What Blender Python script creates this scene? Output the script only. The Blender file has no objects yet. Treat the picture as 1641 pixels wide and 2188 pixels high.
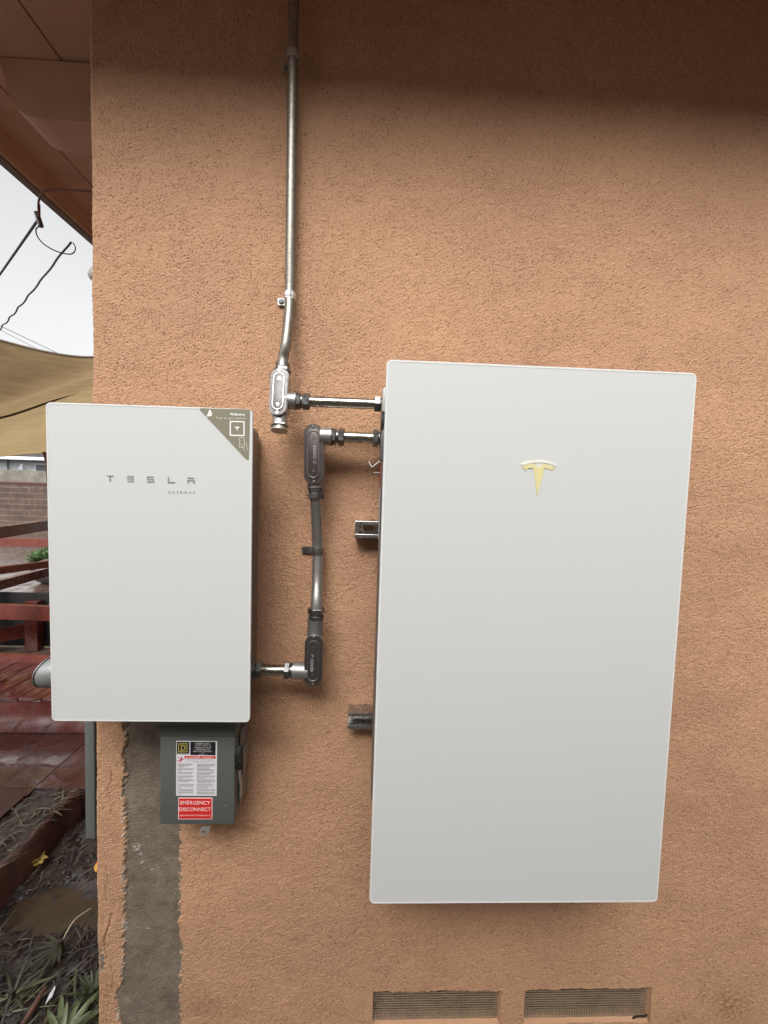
import bpy, bmesh, math, random
import numpy as np
from mathutils import Vector, Matrix, Quaternion
R = math.radians
random.seed(7)
S = bpy.context.scene
# ------------------------------------------------------------------ camera
CAM = Vector((-0.02423, -1.00512, 1.55))
CR = Vector((0.99887029, -0.03491424, 0.03223582))
CU = Vector((-0.03017818, 0.05793842, 0.99786393))
CF = Vector((0.03670735, 0.99770944, -0.05681932))
F = 860.0
cd = bpy.data.cameras.new('camera')
cam = bpy.data.objects.new('camera', cd)
S.collection.objects.link(cam)
cam.matrix_world = Matrix(((CR.x, CU.x, -CF.x, CAM.x), (CR.y, CU.y, -CF.y, CAM.y), (CR.z, CU.z, -CF.z, CAM.z), (0, 0, 0, 1)))
cd.sensor_fit = 'VERTICAL'
cd.sensor_height = 24.0
cd.lens = F / 2188 * 24.0
cd.clip_start = 0.01
cd.clip_end = 500
S.camera = cam
S.render.resolution_x = 768
S.render.resolution_y = 1024
# ------------------------------------------------------------------ world, sun, exposure
SUN_EL, SUN_AZ = 47.0, 12.0      # azimuth: degrees towards -X from straight in front of the wall
w = bpy.data.worlds.new('World')
S.world = w
w.use_nodes = True
nt = w.node_tree
nt.nodes.clear()
sky = nt.nodes.new('ShaderNodeTexSky')
sky.sky_type = 'NISHITA'
sky.sun_disc = False
sky.sun_elevation = R(SUN_EL)
sky.sun_rotation = R(180 + SUN_AZ)
sky.air_density = 1.0
sky.dust_density = 6.0
sky.ozone_density = 1.0
hs = nt.nodes.new('ShaderNodeHueSaturation')
hs.inputs['Saturation'].default_value = 0.05
bg = nt.nodes.new('ShaderNodeBackground')
bg.inputs['Strength'].default_value = 0.15
wo = nt.nodes.new('ShaderNodeOutputWorld')
nt.links.new(sky.outputs[0], hs.inputs['Color'])
nt.links.new(hs.outputs[0], bg.inputs['Color'])
nt.links.new(bg.outputs[0], wo.inputs['Surface'])
sd = bpy.data.lights.new('sun', 'SUN')
sd.energy = 0.55
sd.angle = R(34)
sd.color = (1.0, 0.97, 0.92)
sun = bpy.data.objects.new('sun', sd)
S.collection.objects.link(sun)
sdir = Vector((-math.sin(R(SUN_AZ)) * math.cos(R(SUN_EL)), -math.cos(R(SUN_AZ)) * math.cos(R(SUN_EL)), math.sin(R(SUN_EL))))
sun.rotation_euler = sdir.to_track_quat('Z', 'Y').to_euler()
sun.location = (-2, -6, 8)
S.view_settings.view_transform = 'Standard'
S.view_settings.look = 'None'
S.view_settings.exposure = 1.02
S.view_settings.gamma = 1.0
S.render.engine = 'CYCLES'
S.cycles.max_bounces = 8
S.cycles.diffuse_bounces = 5

# ------------------------------------------------------------------ helpers
def ray(px, py):
    return CF + CR * ((px - 820.5) / F) - CU * ((py - 1094) / F)
def at(px, py, Y):                       # photo pixel -> point on the plane y = Y
    d = ray(px, py); return CAM + d * ((Y - CAM.y) / d.y)
def atz(px, py, z):                      # photo pixel -> point on the plane z
    d = ray(px, py); return CAM + d * ((z - CAM.z) / d.z)
def atx(px, py, x):
    d = ray(px, py); return CAM + d * ((x - CAM.x) / d.x)

def ngroup(m):
    m.use_nodes = True
    t = m.node_tree
    return t, t.nodes['Principled BSDF'], t.nodes, t.links

def mat(name, col, rough=0.6, metal=0.0, var=0.0, vscale=8.0, col2=None, bump=0.0, bscale=60.0, rvar=0.0, coat=0.0, spec=None, trans=0.0):
    m = bpy.data.materials.new(name)
    t, b, N, L = ngroup(m)
    b.inputs['Base Color'].default_value = (*col, 1)
    b.inputs['Roughness'].default_value = rough
    b.inputs['Metallic'].default_value = metal
    if coat: b.inputs['Coat Weight'].default_value = coat; b.inputs['Coat Roughness'].default_value = 0.12
    if spec is not None: b.inputs['Specular IOR Level'].default_value = spec
    tc = N.new('ShaderNodeTexCoord')
    if var or col2:
        n = N.new('ShaderNodeTexNoise'); n.inputs['Scale'].default_value = vscale; n.inputs['Detail'].default_value = 6; n.inputs['Roughness'].default_value = .65
        L.new(tc.outputs['Object'], n.inputs['Vector'])
        cr = N.new('ShaderNodeValToRGB')
        c2 = col2 or tuple(c * (1 - var) for c in col)
        cr.color_ramp.elements[0].position = .35; cr.color_ramp.elements[0].color = (*c2, 1)
        cr.color_ramp.elements[1].position = .65; cr.color_ramp.elements[1].color = (*col, 1)
        L.new(n.outputs['Fac'], cr.inputs[0]); L.new(cr.outputs[0], b.inputs['Base Color'])
    if rvar:
        n = N.new('ShaderNodeTexNoise'); n.inputs['Scale'].default_value = vscale * 1.7; n.inputs['Detail'].default_value = 5
        L.new(tc.outputs['Object'], n.inputs['Vector'])
        mr = N.new('ShaderNodeMapRange'); mr.inputs[1].default_value = .35; mr.inputs[2].default_value = .65
        mr.inputs[3].default_value = max(.03, rough - rvar); mr.inputs[4].default_value = rough + rvar
        L.new(n.outputs['Fac'], mr.inputs[0]); L.new(mr.outputs[0], b.inputs['Roughness'])
    if bump:
        n = N.new('ShaderNodeTexNoise'); n.inputs['Scale'].default_value = bscale; n.inputs['Detail'].default_value = 5
        L.new(tc.outputs['Object'], n.inputs['Vector'])
        bp = N.new('ShaderNodeBump'); bp.inputs['Distance'].default_value = bump; bp.inputs['Strength'].default_value = 1
        L.new(n.outputs['Fac'], bp.inputs['Height']); L.new(bp.outputs[0], b.inputs['Normal'])
    if trans:
        out = N['Material Output']; tr = N.new('ShaderNodeBsdfTranslucent'); mx = N.new('ShaderNodeMixShader')
        src = b.inputs['Base Color'].links
        if src: L.new(src[0].from_socket, tr.inputs['Color'])
        else: tr.inputs['Color'].default_value = (*col, 1)
        mx.inputs[0].default_value = trans
        L.new(b.outputs[0], mx.inputs[1]); L.new(tr.outputs[0], mx.inputs[2]); L.new(mx.outputs[0], out.inputs['Surface'])
    return m

def finish(bm, smooth=35):
    bmesh.ops.recalc_face_normals(bm, faces=bm.faces)
    me = bpy.data.meshes.new('m'); bm.to_mesh(me); bm.free()
    if smooth:
        me.polygons.foreach_set('use_smooth', [True] * len(me.polygons))
        me.set_sharp_from_angle(angle=R(smooth))
    return me

def rootloc(o):
    while o.parent: o = o.parent
    return o.location

def part(name, me, m, parent=None, label=None):
    me.name = name
    if parent is not None: me.transform(Matrix.Translation(-rootloc(parent)))
    o = bpy.data.objects.new(name, me); S.collection.objects.link(o)
    if m: me.materials.clear(); me.materials.append(m)
    if parent is not None: o.parent = parent
    if label: o['label'] = label
    return o

def thing(name, loc, label, cat, group=None):
    o = bpy.data.objects.new(name, None); S.collection.objects.link(o)
    o.location = loc; o.empty_display_size = .05
    o['label'] = label; o['category'] = cat
    if group: o['group'] = group
    return o

def single(name, me, m, label, cat, group=None, kind=None, loc=None):
    if loc is not None: me.transform(Matrix.Translation(-Vector(loc)))
    o = bpy.data.objects.new(name, me); me.name = name; S.collection.objects.link(o)
    if loc is not None: o.location = loc
    if m: me.materials.clear(); me.materials.append(m)
    if label: o['label'] = label
    if cat: o['category'] = cat
    if group: o['group'] = group
    if kind: o['kind'] = kind
    return o

def box(bm, a, b, bev=0.0, M=None, seg=2):
    a = Vector(a); b = Vector(b)
    r = bmesh.ops.create_cube(bm, size=1)
    vs = r['verts']
    sc = Vector((abs(b.x - a.x), abs(b.y - a.y), abs(b.z - a.z))); c = (a + b) / 2
    for v in vs: v.co = Vector((v.co.x * sc.x, v.co.y * sc.y, v.co.z * sc.z)) + c
    if bev:
        es = list({e for v in vs for e in v.link_edges})
        r2 = bmesh.ops.bevel(bm, geom=es, offset=bev, segments=seg, affect='EDGES', profile=.5)
        vs = list({v for f in r2['faces'] for v in f.verts} | {v for v in vs if v.is_valid})
    if M is not None:
        for v in vs: v.co = M @ v.co
    return vs

def frame(d, up=Vector((0, 0, 1))):
    d = d.normalized()
    if abs(d.dot(up)) > .97: up = Vector((0, 1, 0))
    x = up.cross(d).normalized(); y = d.cross(x)
    return x, y, d

def ringloft(bm, rings, cap=True, closed=True):
    vr = [[bm.verts.new(p) for p in r] for r in rings]
    n = len(vr[0])
    for a, b in zip(vr, vr[1:]):
        for i in range(n if closed else n - 1):
            j = (i + 1) % n
            bm.faces.new((a[i], a[j], b[j], b[i]))
    if cap and closed:
        bm.faces.new(vr[0][::-1]); bm.faces.new(vr[-1])
    return vr

def cyl(bm, p0, p1, r0, r1=None, n=28, up=Vector((0, 0, 1)), rot=0, ch=0.0):
    p0 = Vector(p0); p1 = Vector(p1); r1 = r0 if r1 is None else r1
    x, y, d = frame(p1 - p0, up)
    def ring(p, r): return [p + (x * math.cos(rot + 2 * math.pi * i / n) + y * math.sin(rot + 2 * math.pi * i / n)) * r for i in range(n)]
    if ch: rs = [ring(p0, r0 - ch), ring(p0 + d * ch, r0), ring(p1 - d * ch, r1), ring(p1, r1 - ch)]
    else: rs = [ring(p0, r0), ring(p1, r1)]
    ringloft(bm, rs)

def tube(bm, pts, r, n=14, cap=True):
    pts = [Vector(p) for p in pts]
    rings = []; px = None
    for i, p in enumerate(pts):
        d = (pts[min(i + 1, len(pts) - 1)] - pts[max(i - 1, 0)]).normalized()
        if px is None: x, y, _ = frame(d)
        else:
            x = (px - d * px.dot(d)).normalized(); y = d.cross(x)
        px = x
        rr = r[i] if isinstance(r, (list, tuple)) else r
        rings.append([p + (x * math.cos(2 * math.pi * k / n) + y * math.sin(2 * math.pi * k / n)) * rr for k in range(n)])
    ringloft(bm, rings, cap)

def spline(pts, n=8):
    pts = [Vector(p) for p in pts]; out = []
    P = [pts[0] * 2 - pts[1]] + pts + [pts[-1] * 2 - pts[-2]]
    for i in range(1, len(P) - 2):
        for k in range(n):
            t = k / n
            a, b, c, d = P[i - 1], P[i], P[i + 1], P[i + 2]
            out.append(.5 * ((2 * b) + (c - a) * t + (2 * a - 5 * b + 4 * c - d) * t * t + (3 * b - a - 3 * c + d) * t ** 3))
    out.append(pts[-1]); return out

def from_curve(cu):
    o = bpy.data.objects.new('tmp', cu); S.collection.objects.link(o)
    dg = bpy.context.evaluated_depsgraph_get()
    me = bpy.data.meshes.new_from_object(o.evaluated_get(dg))
    bpy.data.objects.remove(o); bpy.data.curves.remove(cu)
    me.materials.clear()
    return me
RX = Matrix.Rotation(math.pi / 2, 4, 'X')     # local (x,y,z) -> (x,-z,y): a flat shape stood up facing -Y

def flat(outlines, th, M=None, bev=0.0):
    """filled outlines (2D point lists, holes included) with thickness th; local z from 0 to th"""
    cu = bpy.data.curves.new('c', 'CURVE'); cu.dimensions = '2D'; cu.fill_mode = 'BOTH'
    cu.extrude = th / 2 - bev; cu.bevel_depth = bev; cu.bevel_resolution = 2
    if bev: cu.offset = -bev
    for pts in outlines:
        s = cu.splines.new('POLY'); s.points.add(len(pts) - 1); s.use_cyclic_u = True
        for p, q in zip(s.points, pts): p.co = (q[0], q[1], 0, 1)
    me = from_curve(cu)
    me.transform(Matrix.Translation((0, 0, th / 2)))
    if M is not None: me.transform(M)
    if bev:
        me.polygons.foreach_set('use_smooth', [True] * len(me.polygons)); me.set_sharp_from_angle(angle=R(40))
    return me

def text(body, size, M, th=0.0003, align='CENTER', space=1.0, bold=0.0, sx=1.0):
    cu = bpy.data.curves.new('t', 'FONT'); cu.body = body; cu.size = size; cu.extrude = th / 2
    cu.align_x = align; cu.align_y = 'CENTER'; cu.space_character = space; cu.offset = bold
    me = from_curve(cu); me.transform(Matrix.Scale(sx, 4, (1, 0, 0))); me.transform(M); return me

def rrect(x0, y0, x1, y1, r, n=5):
    out = []
    for cx, cy, a in ((x1 - r, y1 - r, 0), (x0 + r, y1 - r, 90), (x0 + r, y0 + r, 180), (x1 - r, y0 + r, 270)):
        for k in range(n + 1):
            t = R(a + 90 * k / n); out.append((cx + r * math.cos(t), cy + r * math.sin(t)))
    return out
def stadium(wd, L, n=12):     # long axis = y
    r = wd / 2; out = []
    for k in range(n + 1): t = math.pi * k / n; out.append((r * math.cos(t), L / 2 - r + r * math.sin(t)))
    for k in range(n + 1): t = math.pi + math.pi * k / n; out.append((r * math.cos(t), -L / 2 + r + r * math.sin(t)))
    return out
def join(meshes):
    bm = bmesh.new()
    for m in meshes: bm.from_mesh(m); bpy.data.meshes.remove(m)
    me = bpy.data.meshes.new('j'); bm.to_mesh(me); bm.free(); return me
def quad(bm, *ps): return bm.faces.new([bm.verts.new(p) for p in ps])

# ------------------------------------------------------------------ materials
PAINT = (0.522, 0.302, 0.177)
def stucco_material():
    m = bpy.data.materials.new('stucco')
    t, b, N, L = ngroup(m)
    tc = N.new('ShaderNodeTexCoord')
    n1 = N.new('ShaderNodeTexNoise'); n1.inputs['Scale'].default_value = 2.2; n1.inputs['Detail'].default_value = 5
    L.new(tc.outputs['Object'], n1.inputs['Vector'])
    r1 = N.new('ShaderNodeValToRGB'); r1.color_ramp.elements[0].position = .3; r1.color_ramp.elements[1].position = .7
    r1.color_ramp.elements[0].color = (PAINT[0] * .90, PAINT[1] * .90, PAINT[2] * .94, 1)
    r1.color_ramp.elements[1].color = (PAINT[0] * 1.04, PAINT[1] * 1.05, PAINT[2] * 1.04, 1)
    L.new(n1.outputs['Fac'], r1.inputs[0])
    # bare cement render where the paint was chipped away
    n2 = N.new('ShaderNodeTexNoise'); n2.inputs['Scale'].default_value = 14; n2.inputs['Detail'].default_value = 8; n2.inputs['Roughness'].default_value = .7
    L.new(tc.outputs['Object'], n2.inputs['Vector'])
    r2 = N.new('ShaderNodeValToRGB'); r2.color_ramp.elements[0].position = .33; r2.color_ramp.elements[1].position = .68
    r2.color_ramp.elements[0].color = (.145, .112, .082, 1); r2.color_ramp.elements[1].color = (.255, .212, .165, 1)
    L.new(n2.outputs['Fac'], r2.inputs[0])
    def attr(nm):
        a = N.new('ShaderNodeAttribute'); a.attribute_name = nm; return a.outputs['Fac']
    mx = N.new('ShaderNodeMixRGB'); L.new(attr('patch'), mx.inputs[0]); L.new(r1.outputs[0], mx.inputs[1]); L.new(r2.outputs[0], mx.inputs[2])
    m2 = N.new('ShaderNodeMixRGB'); L.new(attr('fleck'), m2.inputs[0]); L.new(mx.outputs[0], m2.inputs[1]); m2.inputs[2].default_value = (.52, .48, .42, 1)
    m3 = N.new('ShaderNodeMixRGB'); m3.blend_type = 'MULTIPLY'; L.new(attr('shade_dirt'), m3.inputs[0]); L.new(m2.outputs[0], m3.inputs[1]); m3.inputs[2].default_value = (.46, .37, .30, 1)  # multiplies in painted pit shade together with dark cracks and stains
    L.new(m3.outputs[0], b.inputs['Base Color'])
    b.inputs['Roughness'].default_value = .85; b.inputs['Specular IOR Level'].default_value = .25
    n3 = N.new('ShaderNodeTexNoise'); n3.inputs['Scale'].default_value = 210; n3.inputs['Detail'].default_value = 4; n3.inputs['Roughness'].default_value = .6
    L.new(tc.outputs['Object'], n3.inputs['Vector'])
    bp = N.new('ShaderNodeBump'); bp.inputs['Distance'].default_value = .0018
    L.new(n3.outputs['Fac'], bp.inputs['Height']); L.new(bp.outputs[0], b.inputs['Normal'])
    return m
M_stucco = stucco_material()
M_wood = mat('eave_paint', (.66, .44, .32), .65, var=.15, vscale=5, bump=.0006, bscale=90)
M_glass = mat('white_glass', (.605, .617, .603), .36, coat=.15)
M_edge = mat('glass_edge_glint', (.72, .72, .71), .3)  # paler tone paints the bevel highlight of the glass edge
M_body = mat('taupe_metal', (.22, .18, .15), .45, metal=.35, var=.1, vscale=30)
M_galv = mat('galvanised', (.54, .53, .51), .38, metal=.85, col2=(.42, .41, .39), vscale=45, rvar=.04)
M_galvworn = mat('worn_galvanised', (.31, .295, .255), .42, metal=.85, col2=(.22, .20, .165), vscale=110, rvar=.04)
M_pipe_new = mat('bright_conduit', (.48, .47, .42), .24, metal=1, col2=(.38, .37, .31), vscale=60, rvar=.05)
M_cast = mat('cast_aluminium', (.44, .435, .42), .42, metal=.85, var=.25, vscale=55, bump=.0002, bscale=500)
M_cover = mat('stamped_cover', (.17, .16, .158), .50, metal=.85, var=.15, vscale=45, rvar=.05)
M_nut = mat('zinc_nut', (.22, .22, .215), .36, metal=.9, var=.35, vscale=90, rvar=.1)
M_screw = mat('bright_screw', (.85, .85, .82), .2, metal=1)
M_dark = mat('dark_recess', (.015, .014, .013), .7)
M_strut = mat('strut_steel', (.55, .54, .52), .30, metal=.95, var=.3, vscale=60, rvar=.08)
M_grey = mat('grey_enamel', (.105, .112, .105), .42, var=.06, vscale=40, bump=.00012, bscale=700)
M_panelgrey = mat('panel_enamel', (.15, .162, .152), .45, var=.06, vscale=20)
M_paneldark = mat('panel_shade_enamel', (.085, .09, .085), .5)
M_black = mat('black_plastic', (.014, .013, .012), .6, spec=.25)
M_lwhite = mat('label_white', (.72, .72, .73), .4)
M_lblack = mat('label_black', (.018, .018, .02), .35)
M_lred = mat('label_red', (.60, .025, .022), .4)
M_lpink = mat('label_lettering', (.85, .62, .60), .45)
M_yellow = mat('logo_yellow', (.48, .43, .09), .4)
M_print = mat('fine_print', (.16, .15, .16), .5)
M_lgrey = mat('label_grey_lettering', (.55, .54, .53), .45)
M_olive = mat('sticker_olive', (.225, .21, .15), .45)
M_stwhite = mat('sticker_white', (.85, .85, .82), .45)
M_stcream = mat('sticker_cream', (.62, .60, .50), .45)
M_letter = mat('silver_lettering', (.40, .405, .41), .35, metal=.5)
M_gold = mat('gold_foil', (.94, .85, .45), .40, metal=.35)
M_goldpale = mat('pale_foil', (.95, .94, .84), .4, metal=.2)
M_redpaint = mat('wet_red_paint', (.105, .022, .017), .22, col2=(.055, .014, .011), vscale=7, rvar=.15, bump=.0008, bscale=40, coat=.3)
M_redbright = mat('red_paint', (.17, .040, .027), .35, col2=(.11, .028, .02), vscale=12, rvar=.12, bump=.0006, bscale=60)
M_wire = mat('black_wire', (.06, .06, .065), .6)
M_screen = mat('screen_wire', (.235, .16, .095), .6, var=.3, vscale=25)
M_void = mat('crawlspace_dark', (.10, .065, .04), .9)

def water_film(m, scale, lo, hi):
    t = m.node_tree; b = t.nodes['Principled BSDF']; N, L = t.nodes, t.links
    tc = N.new('ShaderNodeTexCoord'); mp = N.new('ShaderNodeMapping'); mp.inputs['Scale'].default_value = (1.6, .7, 1); L.new(tc.outputs['Object'], mp.inputs[0])
    n = N.new('ShaderNodeTexNoise'); n.inputs['Scale'].default_value = scale; n.inputs['Detail'].default_value = 8; n.inputs['Roughness'].default_value = .65; n.inputs['Distortion'].default_value = .6; L.new(mp.outputs[0], n.inputs['Vector'])
    r = N.new('ShaderNodeMapRange'); r.inputs[1].default_value = lo; r.inputs[2].default_value = hi; L.new(n.outputs['Fac'], r.inputs[0]); L.new(r.outputs[0], b.inputs['Coat Weight'])
    b.inputs['Coat Roughness'].default_value = .05; b.inputs['Coat IOR'].default_value = 1.6
    n2 = N.new('ShaderNodeTexNoise'); n2.inputs['Scale'].default_value = 9; L.new(tc.outputs['Object'], n2.inputs['Vector']); bp = N.new('ShaderNodeBump'); bp.inputs['Distance'].default_value = .002; L.new(n2.outputs['Fac'], bp.inputs['Height']); L.new(bp.outputs[0], b.inputs['Coat Normal'])
    return m
# ------------------------------------------------------------------ the house: stucco wall as a real relief
CX = -0.698                    # the wall's outside corner
step = 0.0021
rs = np.random.RandomState(3)
X1, Z0, Z1 = 1.16, 0.02, 2.86
rc = .010                      # corner rounding
side = 0.05
arc = rc * math.pi / 2
us = np.arange(-(side + arc), X1 - (CX + rc) + step, step)
zs = np.arange(Z0, Z1 + step, step)
nu, nz = len(us), len(zs)
def band(lo, hi, ax=1.0, az=1.0):
    g = np.fft.rfft2(rs.randn(nz, nu))
    fz = np.fft.fftfreq(nz, step)[:, None] * az; fx = np.fft.rfftfreq(nu, step)[None, :] * ax
    f = np.sqrt(fz ** 2 + fx ** 2) + 1e-9
    g *= np.exp(-(np.log(f * math.sqrt(lo * hi)) / np.log(hi / lo) * 1.6) ** 2)
    h = np.fft.irfft2(g, s=(nz, nu)); return h / h.std()
a = band(.0045, .0085); b2 = band(.006, .012); c = band(.03, .09); d_ = band(.15, .5); mid = band(.012, .03)
pit = np.clip((band(.0045, .009) + .35 * b2 + .12 * band(.05, .2)) - 1.2, 0, 2)
ridge = 1 - np.abs(np.tanh(b2 * 1.1))
h = .00088 * np.tanh(a * .9 + .5 * b2) + .00048 * (ridge - .5) + .00022 * np.clip(mid, -1.5, 1.5) + .00015 * c + .0009 * d_ - .0019 * np.tanh(pit * 1.5)
zz = zs[:, None] * np.ones((1, nu)); uu_ = us[None, :] * np.ones((nz, 1)); xx = CX + rc + uu_
# bare cement patch (outline as seen on the wall)
def edge(pts, zq):
    ps = sorted(pts); return np.interp(zq, [p[0] for p in ps], [p[1] for p in ps])
def wp(lst): 
    o = []
    for px, py in lst: q = at(px, py, 0); o.append((q.z, q.x))
    return o
Lf = edge(wp([(262, 1500), (264, 1600), (262, 1700), (268, 1780), (262, 1840), (262, 1990), (262, 2060), (258, 2100), (250, 2120), (246, 2150), (258, 2188)]), zs)
Rt = edge(wp([(352, 1500), (360, 1600), (384, 1760), (386, 1850), (384, 1980), (390, 2035), (384, 2100), (384, 2150), (388, 2188)]), zs)
wob = np.interp(np.arange(nz), np.arange(0, nz, 6), rs.randn(len(np.arange(0, nz, 6)))) * .0022
wob2 = np.interp(np.arange(nz), np.arange(0, nz, 5), rs.randn(len(np.arange(0, nz, 5)))) * .0016
soft = .003
en = band(.006, .02) * .0022 + band(.02, .06) * .0016
pl = np.clip((xx - (Lf + wob)[:, None] + en) / soft, 0, 1) * np.clip(((Rt + wob2)[:, None] - xx + en) / soft, 0, 1)
pl *= np.clip((1.5 - zz) / .01, 0, 1)
# chipped spot by the corner
q0 = at(212, 2053, 0)
chip = np.clip(1.35 - np.sqrt(((xx - q0.x) / .011) ** 2 + ((zz - q0.z) / .030) ** 2) + band(.01, .03) * .22, 0, 1)
chip = np.clip(chip * 3, 0, 1) * (uu_ > -arc * .6)
patch = np.clip(pl + chip, 0, 1)
smooth = .00090 * a + .00020 * mid + .0003 * c
trowel = .0006 * np.tanh(band(.06, .2, 1.0, 1.8) * 1.5)
h = h * (1 - patch) + (smooth * .9 + trowel - .0052) * patch
# raised crumbly lip and pale flecks along the left edge of the patch
lip = np.exp(-((xx - (Lf + wob)[:, None]) / .004) ** 2) * (zz < 1.0) * np.clip(band(.02, .08) + .25, 0, 1)
fl = np.clip((lip * (band(.006, .012) + .7) - .35) * 3, 0, 1)
for (px, py, sx, sy) in ((290, 1815, .011, .012), (300, 1830, .006, .006), (302, 1846, .007, .004), (262, 1748, .005, .016), (262, 1870, .005, .018), (315, 1988, .005, .002), (266, 1980, .005, .018), (322, 1862, .006, .003)):
    q = at(px, py, 0)
    g = np.exp(-(((xx - q.x) / sx) ** 2 + ((zz - q.z) / sy) ** 2) ** 1.5) * (band(.006, .014) * .5 + .85)
    fl = np.maximum(fl, np.clip((g - .35) * 2.5, 0, 1))
fl *= .75
h += .0022 * fl * (band(.006, .012) * .3 + 1)
# cracks
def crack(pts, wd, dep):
    global h, shade_dirt
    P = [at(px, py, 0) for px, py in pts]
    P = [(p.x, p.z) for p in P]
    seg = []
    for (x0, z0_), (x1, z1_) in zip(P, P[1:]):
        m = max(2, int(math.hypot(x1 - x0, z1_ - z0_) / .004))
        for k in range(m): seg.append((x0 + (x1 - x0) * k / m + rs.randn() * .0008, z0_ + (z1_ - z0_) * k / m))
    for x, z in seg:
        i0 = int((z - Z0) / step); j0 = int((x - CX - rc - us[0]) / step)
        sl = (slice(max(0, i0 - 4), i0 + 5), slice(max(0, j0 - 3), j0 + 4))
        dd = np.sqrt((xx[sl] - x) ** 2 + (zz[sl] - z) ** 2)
        g = np.exp(-(dd / wd) ** 2); h[sl] = np.minimum(h[sl], h[sl] * (1 - g) - dep * g); shade_dirt[sl] = np.maximum(shade_dirt[sl], g)
shade_dirt = np.zeros_like(h)
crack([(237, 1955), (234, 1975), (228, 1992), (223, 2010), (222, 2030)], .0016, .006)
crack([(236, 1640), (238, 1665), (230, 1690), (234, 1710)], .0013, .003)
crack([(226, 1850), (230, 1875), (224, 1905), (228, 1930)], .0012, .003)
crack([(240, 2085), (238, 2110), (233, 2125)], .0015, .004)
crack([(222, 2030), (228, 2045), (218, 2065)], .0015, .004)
shade_dirt = np.maximum(shade_dirt, np.clip(pit * 1.5, 0, 1) * (1 - patch))  # pits: their self-shadow is painted into the colour mask
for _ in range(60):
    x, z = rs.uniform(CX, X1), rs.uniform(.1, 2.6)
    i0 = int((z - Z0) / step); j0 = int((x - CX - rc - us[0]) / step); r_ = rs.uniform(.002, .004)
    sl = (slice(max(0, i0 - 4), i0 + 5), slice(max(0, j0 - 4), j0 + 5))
    dd = np.sqrt((xx[sl] - x) ** 2 + (zz[sl] - z) ** 2); g = np.exp(-(dd / r_) ** 2); h[sl] -= .0012 * g; shade_dirt[sl] = np.maximum(shade_dirt[sl], g * .7)
for (px, py, sx, sz, k_) in ((1560, 2150, .05, .05, .5), (1500, 2125, .012, .03, .45), (1450, 2175, .04, .02, .4), (700, 2160, .07, .025, .3), (440, 2150, .04, .03, .35), (1600, 1990, .03, .03, .25), (226, 2120, .02, .04, .4)):
    q = at(px, py, 0); g = np.exp(-(((xx - q.x) / sx) ** 2 + ((zz - q.z) / sz) ** 2)); shade_dirt = np.maximum(shade_dirt, np.clip(g * (.7 + .5 * mid) * k_, 0, 1) * (1 - patch))
# fade relief to zero on the borders that meet the plain parts
fade = np.clip((Z1 - zz) / .02, 0, 1) * np.clip((zz - Z0) / .01, 0, 1) * np.clip((us[-1] - uu_) / .01, 0, 1) * np.clip((uu_ - us[0]) / .01, 0, 1)
h = h * fade
# profile: side face, rounded corner, front face
bx = np.where(us >= 0, CX + rc + us, 0.0); by = np.zeros(nu); nx = np.zeros(nu); ny = -np.ones(nu)
for i, u in enumerate(us):
    if u < -arc: bx[i] = CX; by[i] = rc + (-u - arc); nx[i] = -1; ny[i] = 0
    elif u < 0:
        t = -u / rc; bx[i] = CX + rc - rc * math.sin(t); by[i] = rc - rc * math.cos(t); nx[i] = -math.sin(t); ny[i] = -math.cos(t)
co = np.stack([bx[None, :] + nx[None, :] * h, by[None, :] + ny[None, :] * h, zz], -1)
# vent openings
va = [at(797, 2122, 0), at(1067, 2188, 0)]; vb = [at(1121, 2117, 0), at(1388, 2188, 0)]
VZ1 = va[0].z + .002; VZ0 = .100
VENTS = [(va[0].x, va[1].x, VZ1, VZ0), (vb[0].x, at(1392, 2117, 0).x, VZ1 + .001, VZ0 - .001)]
idx = np.arange(nz * nu).reshape(nz, nu)
fc = np.stack([idx[:-1, :-1], idx[:-1, 1:], idx[1:, 1:], idx[1:, :-1]], -1)
cxm = (xx[:-1, :-1] + xx[1:, 1:]) / 2; czm = (zz[:-1, :-1] + zz[1:, 1:]) / 2
jag = np.interp(np.arange(nu - 1), np.arange(0, nu - 1, 4), rs.randn(len(np.arange(0, nu - 1, 4)))) * .0013
keep = np.ones_like(cxm, bool)
for x0, x1, zt, zb in VENTS:
    keep &= ~((cxm > x0) & (cxm < x1) & (czm < zt + jag[None, :]) & (czm > zb))
faces = fc[keep]
verts = co.reshape(-1, 3)
# plain continuation of the walls (coarse)
ex_v, ex_f = [], []
def exq(*ps):
    n0 = len(verts) + len(ex_v); ex_v.extend(ps); ex_f.append((n0, n0 + 1, n0 + 2, n0 + 3))
XR, YB, ZT = 7.0, 8.0, 3.05
xr = bx[-1]; yb_ = by[0]
exq((xr, 0, -.4), (XR, 0, -.4), (XR, 0, ZT), (xr, 0, ZT))
exq((CX + rc, 0, Z1), (xr, 0, Z1), (xr, 0, ZT), (CX + rc, 0, ZT))
exq((CX + rc, 0, -.4), (xr, 0, -.4), (xr, 0, Z0), (CX + rc, 0, Z0))
exq((CX, YB, -.4), (CX, yb_, -.4), (CX, yb_, ZT), (CX, YB, ZT))
exq((CX, yb_, -.4), (CX + rc, 0, -.4), (CX + rc, 0, Z0), (CX, yb_, Z0))
exq((CX, yb_, Z1), (CX + rc, 0, Z1), (CX + rc, 0, ZT), (CX, yb_, ZT))
exq((XR, YB, -.4), (CX, YB, -.4), (CX, YB, ZT), (XR, YB, ZT))
exq((XR, 0, -.4), (XR, YB, -.4), (XR, YB, ZT), (XR, 0, ZT))
av = np.vstack([verts, np.array(ex_v, float)]); af = np.vstack([faces, np.array(ex_f)])
me = bpy.data.meshes.new('wall')
me.vertices.add(len(av)); me.vertices.foreach_set('co', av.ravel())
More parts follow.
